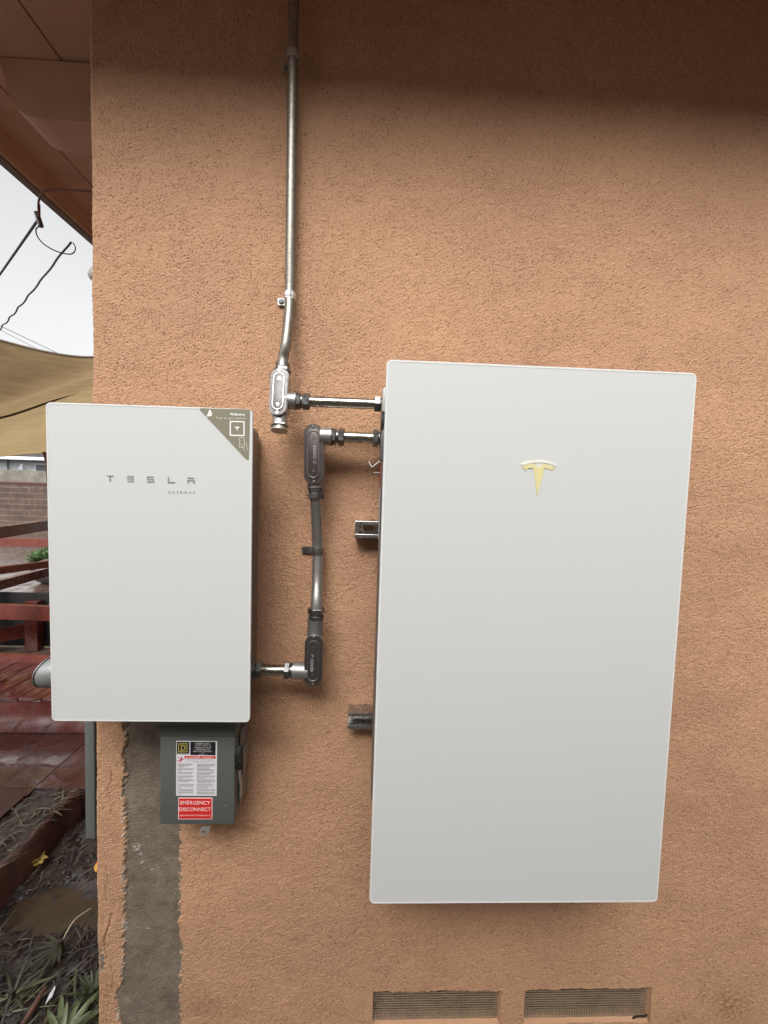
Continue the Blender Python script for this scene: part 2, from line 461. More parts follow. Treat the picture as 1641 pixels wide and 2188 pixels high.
me.loops.add(af.size); me.loops.foreach_set('vertex_index', af.ravel().astype(np.int32))
me.polygons.add(len(af)); me.polygons.foreach_set('loop_start', np.arange(0, af.size, 4, dtype=np.int32))
me.update(calc_edges=True)
me.polygons.foreach_set('use_smooth', np.ones(len(af), bool))
pad = np.zeros(len(ex_v))
for nm, arr in (('patch', patch), ('fleck', fl), ('shade_dirt', shade_dirt)):
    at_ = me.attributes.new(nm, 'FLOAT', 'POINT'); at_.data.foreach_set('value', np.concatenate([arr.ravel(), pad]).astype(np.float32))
house = thing('house', (2.0, 0, 0), 'peach stucco house wall with a bare cement strip, filling most of the photo', 'house')
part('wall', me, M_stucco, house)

# eave: soffit boards, fascia boards and the lookout beam that crosses the left overhang
ZS = 2.83
XE = -1.44
def eave():
    bm = bmesh.new()
    xj, xg = CAM.x - 1.27 / 1.29, CAM.x - 1.25
    # soffit boards running along Y with small open joints between them; front overhang board along X
    e = [XE + .02, xg - .012, xg + .002, xj - .003, xj + .001, CX - .002]
    for x0, x1, dz in ((e[0], e[1], .006), (e[2], e[3], 0), (e[4], CX + .03, .003)):
        box(bm, (x0, -.44, ZS + dz), (x1, YB + .5, ZS + .03))
    box(bm, (xg - .012, -.44, ZS + .012), (xg + .002, YB + .5, ZS + .034))
    box(bm, (xj - .003, -.44, ZS + .012), (xj + .001, YB + .5, ZS + .034))
    box(bm, (CX + .03, -.44, ZS), (XR + .3, -.003, ZS + .03))
    part('soffit', finish(bm, 0), M_wood, house)
    bm = bmesh.new(); box(bm, (XE - .02, -.47, ZS - .085), (XE + .02, YB + .5, ZS + .12), .003); box(bm, (XE - .024, -.47, ZS - .02), (XE - .0201, YB + .5, ZS + .13))
    part('fascia_board', finish(bm), M_wood, house)
    bm = bmesh.new(); box(bm, (XE - .030, -.47, ZS - .088), (XE - .0245, YB + .5, ZS + .125)); box(bm, (XE - .030, -.47, ZS - .0925), (XE + .004, YB + .5, ZS - .0885)); part('drip_edge', finish(bm), mat('grey_drip_edge', (.20, .17, .16), .5), house)
    bm = bmesh.new(); box(bm, (XE + .0205, -.47, ZS - .09), (XR + .3, -.441, ZS + .12), .003); part('fascia_board', finish(bm), M_wood, house)
    bm = bmesh.new()                                        # roof slab above
    box(bm, (XE - .06, -.50, ZS + .131), (XR + .35, YB + .6, ZS + .20)); part('roof', finish(bm, 0), mat('shingles', (.06, .055, .05), .8, var=.4, vscale=20, bump=.004, bscale=30), house)
    # lookout beam with a rounded tail
    bm = bmesh.new()
    y0, y1 = .34, .47
    zt = ZS - .004; zb = 2.655
    xl = at(8, 290, y0).x - .01
    prof = [(CX + .01, zt), (CX + .01, zb), (xl + .13, zb), (xl + .08, zb + .008), (xl + .05, zb + .025), (xl + .032, zb + .055), (xl, zt)]
    ringloft(bm, [[Vector((x, y0, z)) for x, z in prof], [Vector((x, y1, z)) for x, z in prof]])
    part('lookout_beam', finish(bm, 30), M_wood, house)
eave()

# crawlspace vents: recessed screens
def vent(v):
    x0, x1, zt, zb = v
    bm = bmesh.new(); d = .030
    e = .004
    quad(bm, (x0 - e, .001, zt + e), (x1 + e, .001, zt + e), (x1 - .006, d, zt - .002), (x0 + .004, d, zt - .002))
    quad(bm, (x0 - e, .001, zb - e), (x1 + e, .001, zb - e), (x1 - .006, d, zb + .004), (x0 + .004, d, zb + .004))
    quad(bm, (x0 - e, .001, zb - e), (x0 - e, .001, zt + e), (x0 + .004, d, zt - .002), (x0 + .004, d, zb + .004))
    quad(bm, (x1 + e, .001, zb - e), (x1 + e, .001, zt + e), (x1 - .006, d, zt - .002), (x1 - .006, d, zb + .004))
    bmesh.ops.subdivide_edges(bm, edges=bm.edges, cuts=6, use_grid_fill=True)
    f = part('vent', finish(bm, 0), M_stucco, house)
    bm = bmesh.new(); y = .016; p = .0070; r = .0014
    x = x0 - .002
    def bar(a, b2):
        a = Vector(a); b2 = Vector(b2); n = 24
        pts = [a.lerp(b2, k / n) + Vector((random.gauss(0, .00012), random.gauss(0, .0002), random.gauss(0, .00012))) for k in range(n + 1)]
        tube(bm, pts, r, 4, False)
    while x < x1 + .002: bar((x, y, zb - .002), (x, y, zt + .002)); x += p
    z = zb
    while z < zt + .002: bar((x0 - .002, y - .0008, z), (x1 + .002, y - .0008, z)); z += p
    part('screen', finish(bm, 0), M_screen, f)
    bm = bmesh.new(); box(bm, (x0 - .01, .0325, zb - .01), (x1 + .01, .035, zt + .01)); part('crawlspace_shade', finish(bm, 0), M_void, f)  # sheet painted as the darkness of the open crawlspace
for v in VENTS: vent(v)
# torn corner of the screen in the second vent
bm = bmesh.new(); q = at(1372, 2168, .012)
tube(bm, spline([q + Vector((-.03, 0, -.012)), q + Vector((-.018, -.006, .003)), q + Vector((0, -.008, .006)), q + Vector((.012, -.002, .002))]), .0022, 6)
part('torn_screen_edge', finish(bm), M_dark, house)

# ------------------------------------------------------------------ battery unit (large white panel)
YF = -0.225
PWZ = 0.6976
bat = thing('battery_unit', (.30, YF / 2, PWZ), 'tall white glass fronted battery unit with a gold emblem, larger panel on the right', 'battery')
def shifted(q, d): return Vector((q.x, q.y + d, q.z))
me = flat([rrect(0, 0, .609, 1.099, .011, 8)], .007, Matrix.Translation((0, YF + .007, PWZ)) @ RX, bev=.0016)
part('front_panel', me, M_glass, bat)
part('edge_glint', flat([rrect(.0012, .0012, .6078, 1.0978, .010, 8), rrect(.0040, .0040, .605, 1.095, .0075, 8)], .0003, Matrix.Translation((0, YF - .0001, PWZ)) @ RX), M_edge, bat)  # added flat ring, a painted highlight along the bevel
bm = bmesh.new()
# back shell: runs a little wider than the glass towards the wall, bottom chamfered
zb = PWZ + .135; zt = PWZ + 1.085
for (x0, x1, y0, y1, z0, z1, bv) in ((.012, .600, YF + .0075, -.130, zb - .09, zt, .006), (-.001, .606, -.1305, -.040, zb, zt - .01, .012)):
    box(bm, (x0, y0, z0), (x1, y1, z1), bv, seg=3)
part('casing', finish(bm), M_body, bat)
bm = bmesh.new()   # lug plate at top left and the dark gland plate round the conduit entries
q1 = at(816, 826, -.14)
box(bm, (-.004, -.142, at(816, 880, -.14).z), (.05, -.138, q1.z), .004)
part('lifting_lug', finish(bm), mat('lug_enamel', (.52, .50, .47), .4), bat)
bm = bmesh.new()
zc = (at(815, 857, -.10).z + at(815, 932, -.10).z) / 2
cyl(bm, (-.0045, -.10, zc + .004), (.02, -.10, zc + .004), .036, n=36)
box(bm, (-.0035, -.128, at(812, 985, -.1).z), (.02, -.075, zc - .03), .002)
part('gland_plate', finish(bm), mat('gland_grey', (.12, .12, .118), .5), bat)
bm = bmesh.new(); box(bm, (-.0022, -.112, at(811, 1040, -.1).z), (-.0009, -.066, at(811, 990, -.1).z)); part('warning_label', finish(bm, 0), mat('faded_red_label', (.30, .03, .03), .5), bat, 'red warning label')
bm = bmesh.new(); box(bm, (-.0022, -.127, at(811, 1150, -.1).z), (-.0009, -.085, at(811, 1043, -.1).z)); part('rating_label', finish(bm, 0), mat('rating_grey', (.40, .39, .40), .4), bat, 'grey rating label')
bm = bmesh.new()
for k in range(9):
    z = at(811, 1048 + k * 11, -.1).z; box(bm, (-.0027, -.122, z - .004), (-.0023, -.090 - .008 * (k % 3), z))
part('rating_print', finish(bm, 0), M_print, bat)
# emblem
def gp(x, y, ox, oy, s, Y):
    q = at(ox + x / s, oy + y / s, Y); return (q.x, q.z)
E1 = [(473, 462), (515, 445), (560, 430), (605, 418), (650, 408), (695, 402), (740, 398), (785, 395), (825, 395), (875, 397), (920, 402), (965, 410), (1010, 420), (1055, 434), (1100, 450), (1140, 469), (1176, 490),
      (1158, 517), (1120, 498), (1080, 482), (1035, 467), (990, 455), (945, 447), (900, 443), (860, 440), (820, 440), (775, 442), (730, 446), (685, 452), (640, 460), (600, 469), (560, 480), (528, 488), (497, 497)]
E2 = [(505, 528), (532, 512), (560, 500), (600, 486), (640, 475), (690, 467), (745, 463), (822, 552), (895, 475), (940, 476), (980, 480), (1025, 494), (1070, 510), (1108, 528), (1140, 545), (1095, 578), (1050, 607), (1048, 592), (1038, 576), (1025, 566), (1005, 559), (965, 554), (930, 552),
      (900, 720), (850, 900), (797, 1100), (775, 900), (750, 740), (722, 548), (685, 548), (655, 551), (630, 558), (612, 570), (600, 586), (597, 610), (552, 570)]
emb = flat([[gp(x, y, 1060, 940, 9.117, YF) for x, y in E2]], .0009, Matrix.Translation((0, YF - .0002, 0)) @ RX)
part('emblem', emb, M_gold, bat)
emb = flat([[gp(x, y, 1060, 940, 9.117, YF) for x, y in E1]], .0009, Matrix.Translation((0, YF - .0002, 0)) @ RX)
part('emblem_arc', emb, M_goldpale, bat)

# ------------------------------------------------------------------ gateway cabinet (smaller white panel)
GX, GZ, GR, GY = -.6758, 1.0423, .0041, -.165
G = Matrix.Translation((GX, GY, GZ)) @ Matrix.Rotation(-GR, 4, 'Y')
def gl(px, py):      # photo pixel -> local (x, z) on the gateway's glass
    q = G.inverted() @ at(px, py, GY); return (q.x, q.z)
gw = thing('gateway_cabinet', (GX + .2, GY / 2, GZ), 'white glass fronted gateway cabinet with silver lettering and an olive corner sticker', 'electrical cabinet')
part('front_panel', flat([rrect(0, 0, .411, .660, .010, 8)], .006, G @ Matrix.Translation((0, .006, 0)) @ RX, bev=.0015), M_glass, gw)
part('edge_glint', flat([rrect(.0011, .0011, .4099, .6589, .009, 8), rrect(.0034, .0034, .4076, .6566, .0068, 8)], .0003, G @ Matrix.Translation((0, -.0001, 0)) @ RX), M_edge, gw)  # same painted bevel highlight on the smaller panel
bm = bmesh.new()
box(bm, (.02, .0065, .012), (.385, .160, .645), .022, G, seg=5)
part('casing', finish(bm), M_body, gw)
def gpoly(lst, ox, oy, s): return [gl(ox + x / s, oy + y / s) for x, y in lst]
def grect(x0, y0, x1, y1): return [(x0, y0), (x1, y0 + (x1 - x0) * .02), (x1, y1 + (x1 - x0) * .02), (x0, y1)]
LT = [[(175, 224), (272, 228), (262, 241), (187, 238)], [(215, 244), (233, 245), (233, 308), (215, 308)],
      [(450, 232), (545, 235), (538, 249), (457, 246)], [(450, 264), (545, 267), (538, 279), (457, 277)], [(450, 297), (545, 299), (536, 314), (459, 312)],
      [(722, 238), (815, 240), (803, 254), (738, 252), (738, 271), (815, 273), (815, 322), (720, 319), (730, 304), (800, 306), (800, 288), (722, 286)],
      [(1003, 245), (1020, 245), (1020, 311), (1100, 314), (1090, 329), (1003, 326)],
      [(1263, 253), (1358, 255), (1348, 271), (1272, 269)], [(1263, 285), (1362, 287), (1362, 333), (1346, 333), (1346, 303), (1278, 301), (1278, 333), (1263, 333)]]
for ks in ((0, 1), (2, 3, 4), (5,), (6,), (7, 8)):
    part('letter', flat([gpoly(LT[k], 200, 980, 6.31) for k in ks], .0008, G @ Matrix.Translation((0, -.0001, 0)) @ RX), M_letter, gw)
c0 = gl(200 + 1003 / 6.31, 980 + 452 / 6.31)
part('small_lettering', text('GATEWAY', .0078, G @ Matrix.Translation((c0[0], -.0003, c0[1])) @ RX, .0005, 'LEFT', 1.75, .00005), M_letter, gw)
# corner sticker
A_, B_, C_ = (262, 126), (1380, 152), (1342, 1284)
def rounded(pts, r, n=6):
    out = []
    for i, p in enumerate(pts):
        p = Vector((*p, 0)); a = Vector((*pts[i - 1], 0)) - p; b = Vector((*pts[(i + 1) % len(pts)], 0)) - p
        a.normalize(); b.normalize(); ang = a.angle(b); rr = r[i] if isinstance(r, (list, tuple)) else r
        t = rr / math.tan(ang / 2); cc = p + (a + b).normalized() * (rr / math.sin(ang / 2))
        s = p + a * t - cc; e = p + b * t - cc
        for k in range(n + 1):
            v = s.normalized().slerp(e.normalized(), k / n) * rr
            out.append(((cc + v).x, (cc + v).y))
    return out
tri = rounded([(238, 124), (1380, 152), (1352, 1310)], [30, 20, 34])
stk = part('corner_sticker', flat([gpoly(tri, 400, 860, 10.256)], .0004, G @ Matrix.Translation((0, -.0001, 0)) @ RX), M_olive, gw, 'olive triangular sticker with white print')
T2 = G @ Matrix.Translation((0, -.0006, 0)) @ RX
drop = spline([(x, y, 0) for x, y in ((497, 150), (528, 200), (549, 245), (545, 280), (515, 302))], 5)
drop = [(p.x, p.y) for p in drop] + [(425, 310), (462, 232)]
wl = [gpoly(drop, 400, 860, 10.256), gpoly([(505, 238), (522, 266), (488, 264)], 400, 860, 10.256)]
fr_o = rounded([(935, 402), (1264, 410), (1260, 742), (933, 733)], 24); fr_i = rounded([(962, 432), (1236, 438), (1234, 714), (960, 706)], 8)
part('sticker_mark', flat(wl, .0003, T2), M_stwhite, stk)
part('sticker_frame', flat([gpoly(fr_o, 400, 860, 10.256), gpoly(fr_i, 400, 860, 10.256)], .0003, T2), M_stwhite, stk)
tl = [(1042, 548), (1060, 534), (1100, 528), (1138, 534), (1156, 550), (1140, 562), (1116, 560), (1100, 636), (1082, 560), (1058, 560)]
part('sticker_emblem', flat([gpoly(tl, 400, 860, 10.256)], .0003, T2), M_stwhite, stk)
for body, cy, x0, x1, bold, mm in (('Welcome', 262, 935, 1268, .00012, M_stwhite), ('Scan to get started', 343, 638, 1266, 0, M_stcream)):
    a = gl(400 + x0 / 10.256, 860 + (cy - 3) / 10.256); b = gl(400 + x1 / 10.256, 860 + (cy + 4) / 10.256)
    me = text(body, .0075 if bold else .0072, Matrix.Identity(4), .0003, 'LEFT', 1.0, bold)
    xs = [v.co.x for v in me.vertices]; wdt = max(xs) - min(xs)
    me.transform(Matrix.Scale((b[0] - a[0]) / wdt, 4, (1, 0, 0)))
    me.transform(T2 @ Matrix.Translation((a[0], a[1], .00015)) @ Matrix.Rotation(math.atan2(b[1] - a[1], b[0] - a[0]), 4, 'Z'))
    part('sticker_text', me, mm, stk)
def strokes(lines, wd, closed=False):
    out = []
    for l in lines:
        P = [Vector((*gl(400 + x / 10.256, 860 + y / 10.256), 0)) for x, y in l]
        Ls, Rs = [], []
        for i, p in enumerate(P):
            d = (P[min(i + 1, len(P) - 1)] - P[max(i - 1, 0)]).normalized(); n = Vector((-d.y, d.x, 0)) * wd / 2
            Ls.append(p + n); Rs.append(p - n)
        out.append([(p.x, p.y) for p in Ls + Rs[::-1]])
    return out
ph_o = rounded([(1140, 770), (1262, 773), (1262, 995), (1140, 993)], 22); ph_i = rounded([(1152, 782), (1250, 785), (1250, 983), (1152, 981)], 14)
m_ = [flat([gpoly(ph_o, 400, 860, 10.256), gpoly(ph_i, 400, 860, 10.256)], .0003, T2)]
for st in ([(1280, 1070), (1245, 1030), (1225, 1000), (1185, 945), (1180, 925), (1195, 912), (1225, 930), (1265, 975)], [(1262, 862), (1300, 900), (1310, 950), (1320, 1010), (1332, 1052)], [(1262, 910), (1262, 940), (1250, 960)], [(1165, 850), (1165, 835), (1185, 835)], [(1220, 835), (1238, 835), (1238, 850)], [(1165, 890), (1165, 905), (1180, 905)]):
    m_.append(flat(strokes([st], .0009), .0003, T2))
part('sticker_phone_icon', join(m_), M_stcream, stk)

# ------------------------------------------------------------------ struts
def strut(pxl, py, label):
    cz = at(pxl, py, -.041).z; xl = at(pxl, py, -.041).x
    t = thing('strut_channel', (.2, -.02, cz), label, 'strut channel', 'steel strut channels behind the battery')
    L = .50 - xl; hh = .0206; y = -.041; wt = .0025
    M0 = Matrix.Translation((xl, -.0035, cz)) @ RX
    outs = [rrect(0, -hh, L, hh, .0005, 1)]
    k = .022
    while k < L - .05:
        s = stadium(.0135, .028, 6); outs.append([(k + yy + .012, xx_) for xx_, yy in s]); k += .05
    back = flat(outs, wt, M0)
    bm = bmesh.new(); bm.from_mesh(back)
    for s in (1, -1):
        box(bm, (xl, y, cz + s * (hh - wt)), (xl + L, -.0062, cz + s * hh))
        box(bm, (xl, y - .0012, cz + s * (hh - .0095)), (xl + L, y + wt - .0012, cz + s * hh), .001)
        box(bm, (xl, y + wt - .0012, cz + s * (hh - .0095)), (xl + L, y + .0085, cz + s * (hh - .0075)))
    part('channel', finish(bm, 0), M_strut, t)
strut(758, 1131, 'upper of two short galvanised strut channels sticking out left of the battery')
strut(743, 1540, 'lower of two short galvanised strut channels sticking out left of the battery')

# ------------------------------------------------------------------ conduit fittings
def nut(bm, c, d, r, L, rot=0.0):
    c = Vector(c); d = Vector(d).normalized(); cyl(bm, c - d * L / 2, c + d * L / 2, r, n=6, rot=rot, ch=min(.0012, L * .2))
def connector(parent, p, d, r, seq, rot=.3):
    """compression connector: seq = list of (start, length, radius factor, hexagonal)"""
    bm = bmesh.new(); p = Vector(p); d = Vector(d).normalized()
    for s, L, f, hx in seq:
        if hx: nut(bm, p + d * (s + L / 2), d, r * f * 1.1, L, rot)
        else: cyl(bm, p + d * s, p + d * (s + L), r * f, ch=.0006)
    return part('connector', finish(bm, 30), M_nut, parent)
def conduit(pts, r, m, label, conns, group='steel conduits between the boxes'):
    t = thing('conduit', pts[0], label, 'conduit', group)
    bm = bmesh.new(); tube(bm, pts, r, 24); part('pipe', finish(bm), m, t)
    for p, d, seq, rot in conns: connector(t, p, d, r, seq, rot)
    return t
CS = [(-.003, .014, 1.40, True), (.011, .004, 1.22, False), (.015, .009, 1.42, True), (.024, .006, 1.15, False)]

M_rim = mat('rim_highlight', (.50, .48, .46), .28, metal=.95)  # brighter than the covers: bevel highlight painted into the ridge colour
M_stamp = mat('stamped_print', (.42, .40, .39), .5)
def conduit_body(c, axis, out, L, wd, dep, coverL, label, hubs, covermat, txt=None, txtside=1, plug=False):
    """c: centre of the back body; axis: long axis (unit); out: cover normal"""
    axis = Vector(axis).normalized(); out = Vector(out); out = (out - axis * out.dot(axis)).normalized()
    x = axis.cross(out).normalized()
    M = Matrix(((x.x, axis.x, out.x, c.x), (x.y, axis.y, out.y, c.y), (x.z, axis.z, out.z, c.z), (0, 0, 0, 1)))
    t = thing('covered_elbow', c, label, 'conduit fitting', 'cast conduit fittings with oval covers')
    bm = bmesh.new()
    prof = stadium(wd, L, 12)
    rings = []
    for s, z in ((.62, -dep / 2), (.86, -dep / 2 + .004), (.97, -dep / 2 + .012), (1.0, dep / 2 - .006), (1.04, dep / 2 - .005), (1.04, dep / 2)):
        rings.append([M @ Vector((px_ * s, py_ - (py_ * (1 - s) * .28), z)) for px_, py_ in prof])
    ringloft(bm, rings)
    part('body', finish(bm), M_cast, t)
    ov = stadium(wd * 1.02, coverL, 14); iv = stadium(wd * .70, coverL * .80, 14); iw = stadium(wd * .56, coverL * .75, 14)
    bm = bmesh.new()
    def rg(p, z): return [M @ Vector((a, b, z)) for a, b in p]
    z0 = dep / 2 + .0002
    ringloft(bm, [rg(ov, z0), rg(ov, z0 + .0016), rg([(a * .97, b * .99) for a, b in ov], z0 + .0022), rg(iv, z0 + .0022),
                  rg(iw, z0 + .0032)])
    cv = part('cover', finish(bm, 25), covermat, t)
    bm = bmesh.new(); v0 = ringloft(bm, [rg([(a * .985, b * .995) for a, b in iv], z0 + .0023), rg([(a * .90, b * .97) for a, b in iv], z0 + .0050), rg([(a * 1.02, b * 1.01) for a, b in iw], z0 + .0050), rg([(a * .97, b * .99) for a, b in iw], z0 + .0033)], cap=False)
    part('rim', finish(bm, 50), M_rim, cv)
    for sgn in (1, -1):
        bm = bmesh.new(); p = Vector((0, sgn * coverL * .448, z0 + .0022))
        a = M @ p; b = M @ (p + Vector((0, 0, .0022))); cyl(bm, a, b, .0040, .0030, n=14)
        box(bm, (-.0030, -.0004, 0), (.0030, .0004, .0004), 0, M @ Matrix.Translation(p + Vector((0, 0, .0021))) @ Matrix.Rotation(sgn * .7 + .4, 4, 'Z'))
        part('screw', finish(bm, 30), M_screw, cv)
        bm = bmesh.new(); p = Vector((0, sgn * coverL * .27, z0 + .0031)); cyl(bm, M @ p, M @ (p + Vector((0, 0, .0008))), .0030, n=14)
        part('rivet', finish(bm, 30), M_screw, cv)
    if txt:
        TM = M @ Matrix.Translation((txtside * wd * .08, 0 if txtside > 0 else -.004, z0 + .0034)) @ Matrix.Rotation(txtside * math.pi / 2, 4, 'Z')
        part('cover_text', text(txt, .0085, TM, .0004, 'CENTER', 1.15, .0001), M_stamp, cv)
    for p, d, r, Lh in hubs:
        p = Vector(p); d = Vector(d).normalized()
        bm = bmesh.new(); cyl(bm, p, p + d * Lh, r, n=30, ch=.001); cyl(bm, p + d * (Lh - .004), p + d * Lh, r * 1.06, n=30); part('hub', finish(bm, 30), M_cast, t)
    if plug:
        p = c - axis * (L / 2 + .012); bm = bmesh.new()
        cyl(bm, c - axis * (L / 2 - .008), p, wd * .42, n=28)
        part('hub', finish(bm, 30), M_cast, t)
        bm = bmesh.new(); nut(bm, p - axis * .003, axis, wd * .54, .005, .2); cyl(bm, p - axis * .005, p - axis * .011, wd * .40, n=24); cyl(bm, p - axis * .011, p - axis * .016, wd * .47, n=30, ch=.001)
        part('plug', finish(bm, 30), mat('plug_zinc', (.42, .39, .34), .4, metal=.8), t)
    return t
# --- upper tee
YT = -.085
tc_ = at(601, 846, YT + .008)
ax = Vector((-.02, .24, 1)).normalized()
hubz = at(630, 857, YT).z
Lb = .112
conduit_body(tc_, ax, Vector((-.06, -1, .1)), Lb, .0385, .040, .112, 'pale aluminium tee conduit body with a plugged bottom, left of the battery top',
             [(Vector((tc_.x + .012, YT, hubz)), (1, 0, 0), .0185, at(634, 857, YT).x - tc_.x - .012)], M_cover, None, plug=True)
bm = bmesh.new(); top = tc_ + ax * (Lb / 2 - .010)
# riser conduit with its fitting
ptop = top + ax * .014
pts = spline([ptop, ptop + ax * .03, at(611, 735, -.058), at(617, 680, -.040), at(619.5, 632, -.030), at(620.5, 560, -.028), at(622.5, 400, -.028), at(624.5, 240, -.028), at(626.5, 90, -.028)], 6)
end = at(627, 0, -.028); pts += [end + Vector((0, 0, .12)), Vector((end.x + .001, end.y, ZS + .02))]
conduit(pts, .0118, M_galvworn, 'long weathered vertical conduit running up the wall to the eave', [(top, ax, [(-.002, .012, 1.35, False), (.0105, .009, 1.52, True), (.0195, .012, 1.36, False)], .2)])
# right branch to battery
p0 = Vector((at(634, 857, YT).x, YT, hubz)); xe = at(818, 857, YT).x
def hx(px): return at(px, 857, YT).x - p0.x
conduit([p0, Vector((xe - .004, YT, hubz + .0005))], .0118, M_pipe_new, 'upper horizontal bright conduit joining the tee to the battery',
        [(p0, (1, 0, 0), [(0, .010, 1.42, True), (.010, .004, 1.2, False), (hx(647), hx(662) - hx(647), 1.43, True)], .5), (Vector((at(800, 857, YT).x, YT, hubz)), (1, 0, 0), [(0, .014, 1.43, True), (.014, .003, 1.2, False), (.017, .004, 1.5, True)], .1)])
# --- upper elbow body (dark cover)
YL = -.070
cb = at(674, 974, YL + .01)
ax2 = Vector((-.036, .06, 1)).normalized()
hz2 = at(710, 933, YL).z
conduit_body(cb, ax2, Vector((-.05, -1, -.02)), .134, .043, .042, .138, 'dark elbow conduit body with raised cover, below the tee and above the middle strap',
             [(Vector((cb.x + .012, YL, hz2)), (1, 0, 0), .0195, at(709, 933, YL).x - cb.x - .012), (cb - ax2 * .055, -ax2, .0185, .020)], mat('dark_cover', (.15, .13, .125), .34, metal=.85, var=.15, vscale=60), '1" COVER', 1)
p0 = Vector((at(709, 933, YL).x, YL, hz2)); r2 = .0128
def hx2(px): return at(px, 933, YL).x - p0.x
conduit([p0, Vector((at(815, 933, YL).x, YL, hz2))], r2, M_pipe_new, 'short bright conduit joining the dark elbow to the battery',
        [(p0, (1, 0, 0), [(.001, .009, 1.36, True), (.010, .005, 1.12, False), (hx2(723), hx2(736) - hx2(723), 1.40, True)], .5), (Vector((at(797, 933, YL).x, YL, hz2)), (1, 0, 0), [(0, .012, 1.40, True), (.012, .004, 1.15, False), (.016, .003, 1.40, True)], .5)])
# --- lower elbow body
cb3 = at(672, 1403, YL + .006)
ax3 = Vector((.008, -.02, 1)).normalized()
hz3 = at(640, 1433, YL).z
conduit_body(cb3, ax3, Vector((.02, -1, .03)), .122, .0405, .042, .124, 'lower elbow conduit body with oval cover, beside the gateway cabinet',
             [(Vector((cb3.x - .012, YL, hz3)), (-1, 0, 0), .0195, cb3.x - .012 - at(627, 1433, YL).x), (cb3 + ax3 * .050, ax3, .0185, at(675, 1324, YL).z - cb3.z - .05)], mat('dim_cover', (.19, .17, .165), .32, metal=.85, var=.15, vscale=60), '1" COVER', -1)
# middle vertical conduit
b0 = cb - ax2 * .076; b1 = Vector((at(675, 1324, YL).x, YL + .004, at(675, 1324, YL).z))
pts = spline([b0, b0 - ax2 * .02, at(677, 1125, -.046), at(678.5, 1178, -.036), at(678, 1235, -.044), b1 + Vector((0, 0, .035)), b1], 8)
conduit(pts, .0130, M_galv, 'middle vertical conduit with a slight bow between the two elbows',
        [(b0 + ax2 * .002, -ax2, [(0, .008, 1.36, False), (.009, .006, 1.25, False), (.014, .012, 1.42, True)], .2), (b1, (0, 0, 1), [(0, .010, 1.36, False), (.010, .004, 1.2, False), (.014, .013, 1.42, True)], .2)])
# lower horizontal stub to gateway
p0 = Vector((at(627, 1433, YL).x, YL, hz3))
def hx3(px): return p0.x - at(px, 1433, YL).x
conduit([p0, Vector((at(534, 1433, YL).x, YL, hz3 + .001))], r2, M_pipe_new, 'short stub conduit joining the lower elbow to the gateway cabinet',
        [(p0, (-1, 0, 0), [(0, .005, 1.40, False), (.006, .004, 1.2, False), (hx3(620), .0125, 1.42, True)], .3), (Vector((at(560, 1433, YL).x, YL, hz3)), (-1, 0, 0), [(0, .012, 1.40, True), (.012, .003, 1.2, False), (.0155, .008, 1.42, True)], .3)])
# --- straps
def strap(c, r, tabx, label, m=M_galv, tw=.0165):
    t = thing('pipe_strap', c, label, 'pipe strap', 'one hole straps holding conduit to the wall')
    bm = bmesh.new(); hw = .0085
    for z0, z1, rr in ((-hw, -.003, .0008), (-.003, .003, .0022), (.003, hw, .0008)):
        rings = []
        for z in (z0, z1):
            ring = []
            for k in range(25):
                a = R(-20 + 220 * k / 24); ring.append(Vector((c.x + (r + rr + .0007) * math.cos(a), c.y - (r + rr + .0007) * math.sin(a), c.z + z)))
            for k in range(25):
                a = R(200 - 220 * k / 24); ring.append(Vector((c.x + (r - .0002) * math.cos(a), c.y - (r - .0002) * math.sin(a), c.z + z)))
            rings.append(ring)
        ringloft(bm, rings)
    part('saddle', finish(bm, 30), m, t)
    th = .002
    tab = part('tab', flat([rrect(tabx, c.z - tw / 2 - .003, c.x - r * .6, c.z + tw / 2 - .003, .002, 3)], th, Matrix.Translation((0, -.005, 0)) @ RX), m, t)
    bm = bmesh.new(); x0 = tabx + .009; nut(bm, (x0, -.009, c.z - .003), (0, -1, 0), .0052, .0035, .3); cyl(bm, (x0, -.0071, c.z - .003), (x0, -.0078, c.z - .003), .0065)
    part('screw', finish(bm, 30), M_nut, tab)
strap(at(619.5, 633, -.030), .0118, at(594, 637, -.004).x, 'bright strap midway up the long vertical conduit', mat('bright_zinc', (.80, .80, .78), .25, metal=.85))
strap(at(678.5, 1177, -.036), .0130, at(645, 1176, -.004).x, 'dark strap on the middle vertical conduit', mat('strap_zinc', (.30, .30, .29), .35, metal=.9))
strap(at(625.5, 122, -.028), .0118, at(604, 130, -.004).x, 'shaded strap on the vertical conduit near the eave', M_galv)

